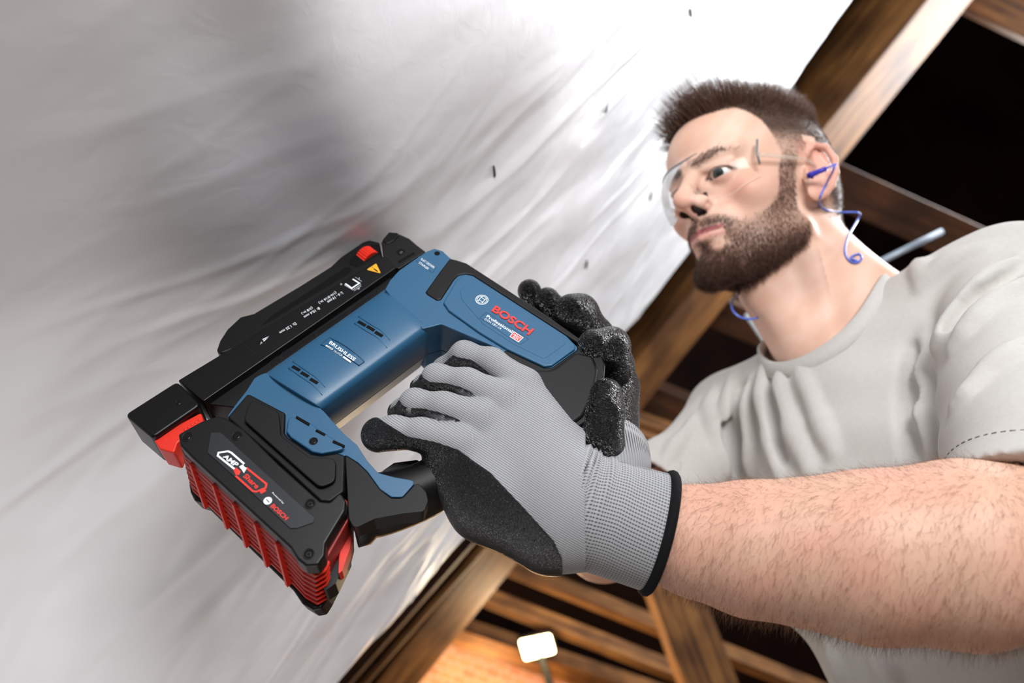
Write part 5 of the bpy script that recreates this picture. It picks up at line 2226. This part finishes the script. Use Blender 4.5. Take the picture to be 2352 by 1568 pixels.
# ---- trousers and boots (below the frame) ---------------------------------------
DENIM = material('dark_work_trousers', srgb(44, 46, 52), rough=0.9, var=0.15, vscale=80)
BOOT = material('brown_boot', srgb(58, 44, 34), rough=0.6)
pel_w = c2w(PELV)
side_w = SIDE @ BASIS
side_w[2] = 0
side_w /= np.linalg.norm(side_w)
front_w = np.array([-side_w[1], side_w[0], 0])
if front_w @ (FRONT @ BASIS) < 0:
    front_w = -front_w


def trousers(p):
    d = sd_ell(p, pel_w + np.array([0, 0, -0.04]), (0.15, 0.15, 0.12))
    for s_ in (-1, 1):
        hip = pel_w + side_w * 0.085 * s_ + np.array([0, 0, -0.08])
        knee = np.array([pel_w[0], pel_w[1], 0.5]) + side_w * 0.12 * s_ + front_w * 0.03
        ank = np.array([pel_w[0], pel_w[1], 0.1]) + side_w * 0.14 * s_ - front_w * 0.01
        d = smin(d, sd_cap(p, hip, knee, 0.092, 0.068), 0.03)
        d = smin(d, sd_cap(p, knee, ank, 0.068, 0.058), 0.02)
    return d


V, F = mesh_sdf(trousers, pel_w - np.array([0.4, 0.4, pel_w[2]]), pel_w + np.array([0.4, 0.4, 0.2]), 0.008, levels=3)
mesh_obj('trousers', V, F, DENIM, man, smooth=True, world=True)
for s_ in (-1, 1):
    a0 = np.array([pel_w[0], pel_w[1], 0.055]) + side_w * 0.14 * s_

    def boot(p):
        d = sd_cap(p, a0 - front_w * 0.03, a0 + front_w * 0.15, 0.05, 0.045)
        d = smin(d, sd_cap(p, a0, a0 + np.array([0, 0, 0.1]), 0.05, 0.05), 0.02)
        return np.maximum(d, 0.004 - p[:, 2])
    V, F = mesh_sdf(boot, a0 - 0.25, a0 + 0.25, 0.006, levels=3)
    mesh_obj('boot', V, F, BOOT, man, smooth=True, world=True)


# ------------------------------------------------------------------ safety glasses
LENS = bpy.data.materials.new('clear_polycarbonate')
LENS.use_nodes = True
nt = LENS.node_tree
nt.nodes.clear()
out = nt.nodes.new('ShaderNodeOutputMaterial')
tr = nt.nodes.new('ShaderNodeBsdfTransparent')
tr.inputs[0].default_value = (0.97, 0.975, 0.975, 1)
gl = nt.nodes.new('ShaderNodeBsdfGlossy')
gl.inputs['Roughness'].default_value = 0.06
fr = nt.nodes.new('ShaderNodeLayerWeight')
fr.inputs['Blend'].default_value = 0.12
nzz = nt.nodes.new('ShaderNodeTexNoise')
nzz.inputs['Scale'].default_value = 40
ad = nt.nodes.new('ShaderNodeMath')
ad.operation = 'MULTIPLY_ADD'
nt.links.new(nzz.outputs['Fac'], ad.inputs[0])
ad.inputs[1].default_value = 0.02
nt.links.new(fr.outputs['Fresnel'], ad.inputs[2])
mxs = nt.nodes.new('ShaderNodeMixShader')
nt.links.new(ad.outputs[0], mxs.inputs[0])
nt.links.new(tr.outputs[0], mxs.inputs[1])
nt.links.new(gl.outputs[0], mxs.inputs[2])
nt.links.new(mxs.outputs[0], out.inputs[0])
RIM = material('clear_rim', srgb(206, 212, 216), rough=0.15, spec=0.7, var=0.03)
RIMD = material('smoky_edge', srgb(120, 122, 124), rough=0.2, spec=0.7, var=0.05)
CLEAR = bpy.data.materials.new('clear_plastic_edge')
CLEAR.use_nodes = True
nt = CLEAR.node_tree
bs = nt.nodes['Principled BSDF']
tr = nt.nodes.new('ShaderNodeBsdfTransparent')
lw = nt.nodes.new('ShaderNodeTexNoise')
lw.inputs['Scale'].default_value = 30
mr = nt.nodes.new('ShaderNodeMapRange')
mr.inputs['To Min'].default_value = 0.15
mr.inputs['To Max'].default_value = 0.45
nt.links.new(lw.outputs['Fac'], mr.inputs['Value'])
mxs = nt.nodes.new('ShaderNodeMixShader')
nt.links.new(mr.outputs[0], mxs.inputs[0])
nt.links.new(tr.outputs[0], mxs.inputs[1])
nt.links.new(bs.outputs[0], mxs.inputs[2])
nt.links.new(mxs.outputs[0], nt.nodes['Material Output'].inputs[0])
bs.inputs['Base Color'].default_value = srgb(226, 216, 200)
bs.inputs['Roughness'].default_value = 0.12
glasses = empty('safety_glasses', from_head((0, 100, 20)))
tag(glasses, 'clear wraparound safety glasses worn on the face of the man', 'glasses')


def lens_pt(a, z):
    """a: angle around the head from the nose to the temple, z height (mm)"""
    rr = 1.0
    x = 75 * math.sin(a)
    y = 36 + 76 * math.cos(a) - 0.012 * (z - 18) ** 2
    return np.array([x, y, z])


AMAX = 1.13
na, nz_ = 49, 13
rows = []
for i in range(na):
    a = -AMAX + 2 * AMAX * i / (na - 1)
    s_ = abs(a) / AMAX
    top = 40 + 3 * math.sin(s_ * 2.6) - 10 * max(0, s_ - 0.8)
    bot = -12 + 26 * math.exp(-(a / 0.17) ** 2) + 14 * max(0, s_ - 0.55) / 0.45
    rows.append([from_head(lens_pt(a, bot + (top - bot) * j / (nz_ - 1))) for j in range(nz_)])
v, f = loft([np.array(r) for r in rows], closed_ring=False, cap=False)
lens = mesh_obj('lens', v, f, LENS, glasses, smooth=True)
top_edge = [r[-1] for r in rows]
bot_edge = [r[0] for r in rows]
v, f = tube(top_edge[:31], np.concatenate([np.full(24, 0.0012), np.linspace(0.0012, 0.0005, 7)]), 8)
mesh_obj('brow_bar', v, f, RIMD, glasses, smooth=True)
v, f = tube(bot_edge, 0.0005, 6)
mesh_obj('lower_rim', v, f, CLEAR, glasses, smooth=True)
for sx in (1, -1):
    a = sx * AMAX
    e1_ = [rows[-1 if sx > 0 else 0][k_] for k_ in (3, 7, 12)]
    v, f = tube(e1_, 0.0013, 8)
    mesh_obj('hinge', v, f, RIMD, glasses, smooth=True)
    p0 = lens_pt(a, 22)
    pts = spline([from_head(p0 + np.array([sx * 1.0, -2, 0])), from_head((sx * 76, 30, 20)), from_head((sx * 77, 4, 21)), from_head((sx * 76, -16, 14)), from_head((sx * 73, -30, -6))], 6)
    v, f = tube(pts, np.linspace(0.0026, 0.0013, len(pts)), 8)
    mesh_obj('temple_arm', v, f, CLEAR, glasses, smooth=True)
    v, f = tube([from_head((sx * 7, 107, 12)), from_head((sx * 9, 104, 5)), from_head((sx * 12, 101, -2))], 0.0018, 8)
    mesh_obj('nose_pad', v, f, CLEAR, glasses, smooth=True)

# ------------------------------------------------------------------ corded ear plugs
PLUG = material('violet_blue_plug', srgb(52, 44, 168), rough=0.45)
CORD = material('blue_cord', srgb(84, 112, 214), rough=0.3, coat=0.4)
plugs = empty('corded_ear_plugs', P(1885, 400, 0.83))
tag(plugs, 'violet ear plug in the ear with a curling bright blue cord', 'ear plugs')
ze = w2c(c2w(from_head((80, 2, 0))))[2]
pl = [P(1862, 403, ze - 0.004), P(1866, 400, ze - 0.006), P(1880, 394, ze - 0.010), P(1898, 387, ze - 0.014)]
v, f = tube(pl, [0.0042, 0.003, 0.0027, 0.0025], 12)
mesh_obj('plug', v, f, PLUG, plugs, smooth=True)
v, f = tube([P(1858, 397, ze - 0.004), P(1862, 408, ze - 0.004)], [0.003, 0.003], 10)
mesh_obj('plug_flange', v, f, PLUG, plugs, smooth=True)
v, f = tube([P(1897, 387, ze - 0.014), P(1920, 376, ze - 0.016)], [0.0012, 0.0009], 8)
mesh_obj('plug_stem', v, f, CORD, plugs, smooth=True)
cz = [(1920, 376, -0.016), (1914, 390, -0.016), (1897, 424, -0.014), (1884, 452, -0.012), (1884, 472, -0.01), (1898, 482, -0.006), (1930, 487, 0), (1962, 487, 0.004), (1975, 491, 0.006), (1970, 505, 0.008),
      (1950, 540, 0.008), (1941, 570, 0.006), (1945, 590, 0.004), (1958, 602, 0.004), (1972, 601, 0.008), (1979, 592, 0.012), (1974, 583, 0.016), (1962, 586, 0.018), (1955, 592, 0.03), (1970, 600, 0.06)]
cp = []
for x, y, dz in cz:
    hit = march(headneck, x, y, 0.7, 1.1)
    z_ = ze + dz if hit is None else min(ze + dz, hit[2] - 0.003)
    if hit is not None and y > 400:
        z_ = hit[2] - 0.003
    elif cp and hit is None:
        z_ = cp[-1][2] + 0.002
    cp.append(P(x, y, z_))
pts = spline(cp, 8)
v, f = tube(pts, 0.0011, 8)
mesh_obj('cord', v, f, CORD, plugs, smooth=True)
zf = ze + 0.05
cz = [(1698, 676, 0.05), (1686, 684, 0.02), (1680, 700, 0.0), (1687, 718, -0.01), (1706, 730, -0.012), (1730, 732, -0.008), (1752, 724, 0.002), (1762, 716, 0.012)]
pts = spline([P(x, y, zf - 0.02 + dz) for x, y, dz in cz], 8)
v, f = tube(pts, 0.0012, 8)
mesh_obj('cord_loop', v, f, CORD, plugs, smooth=True)
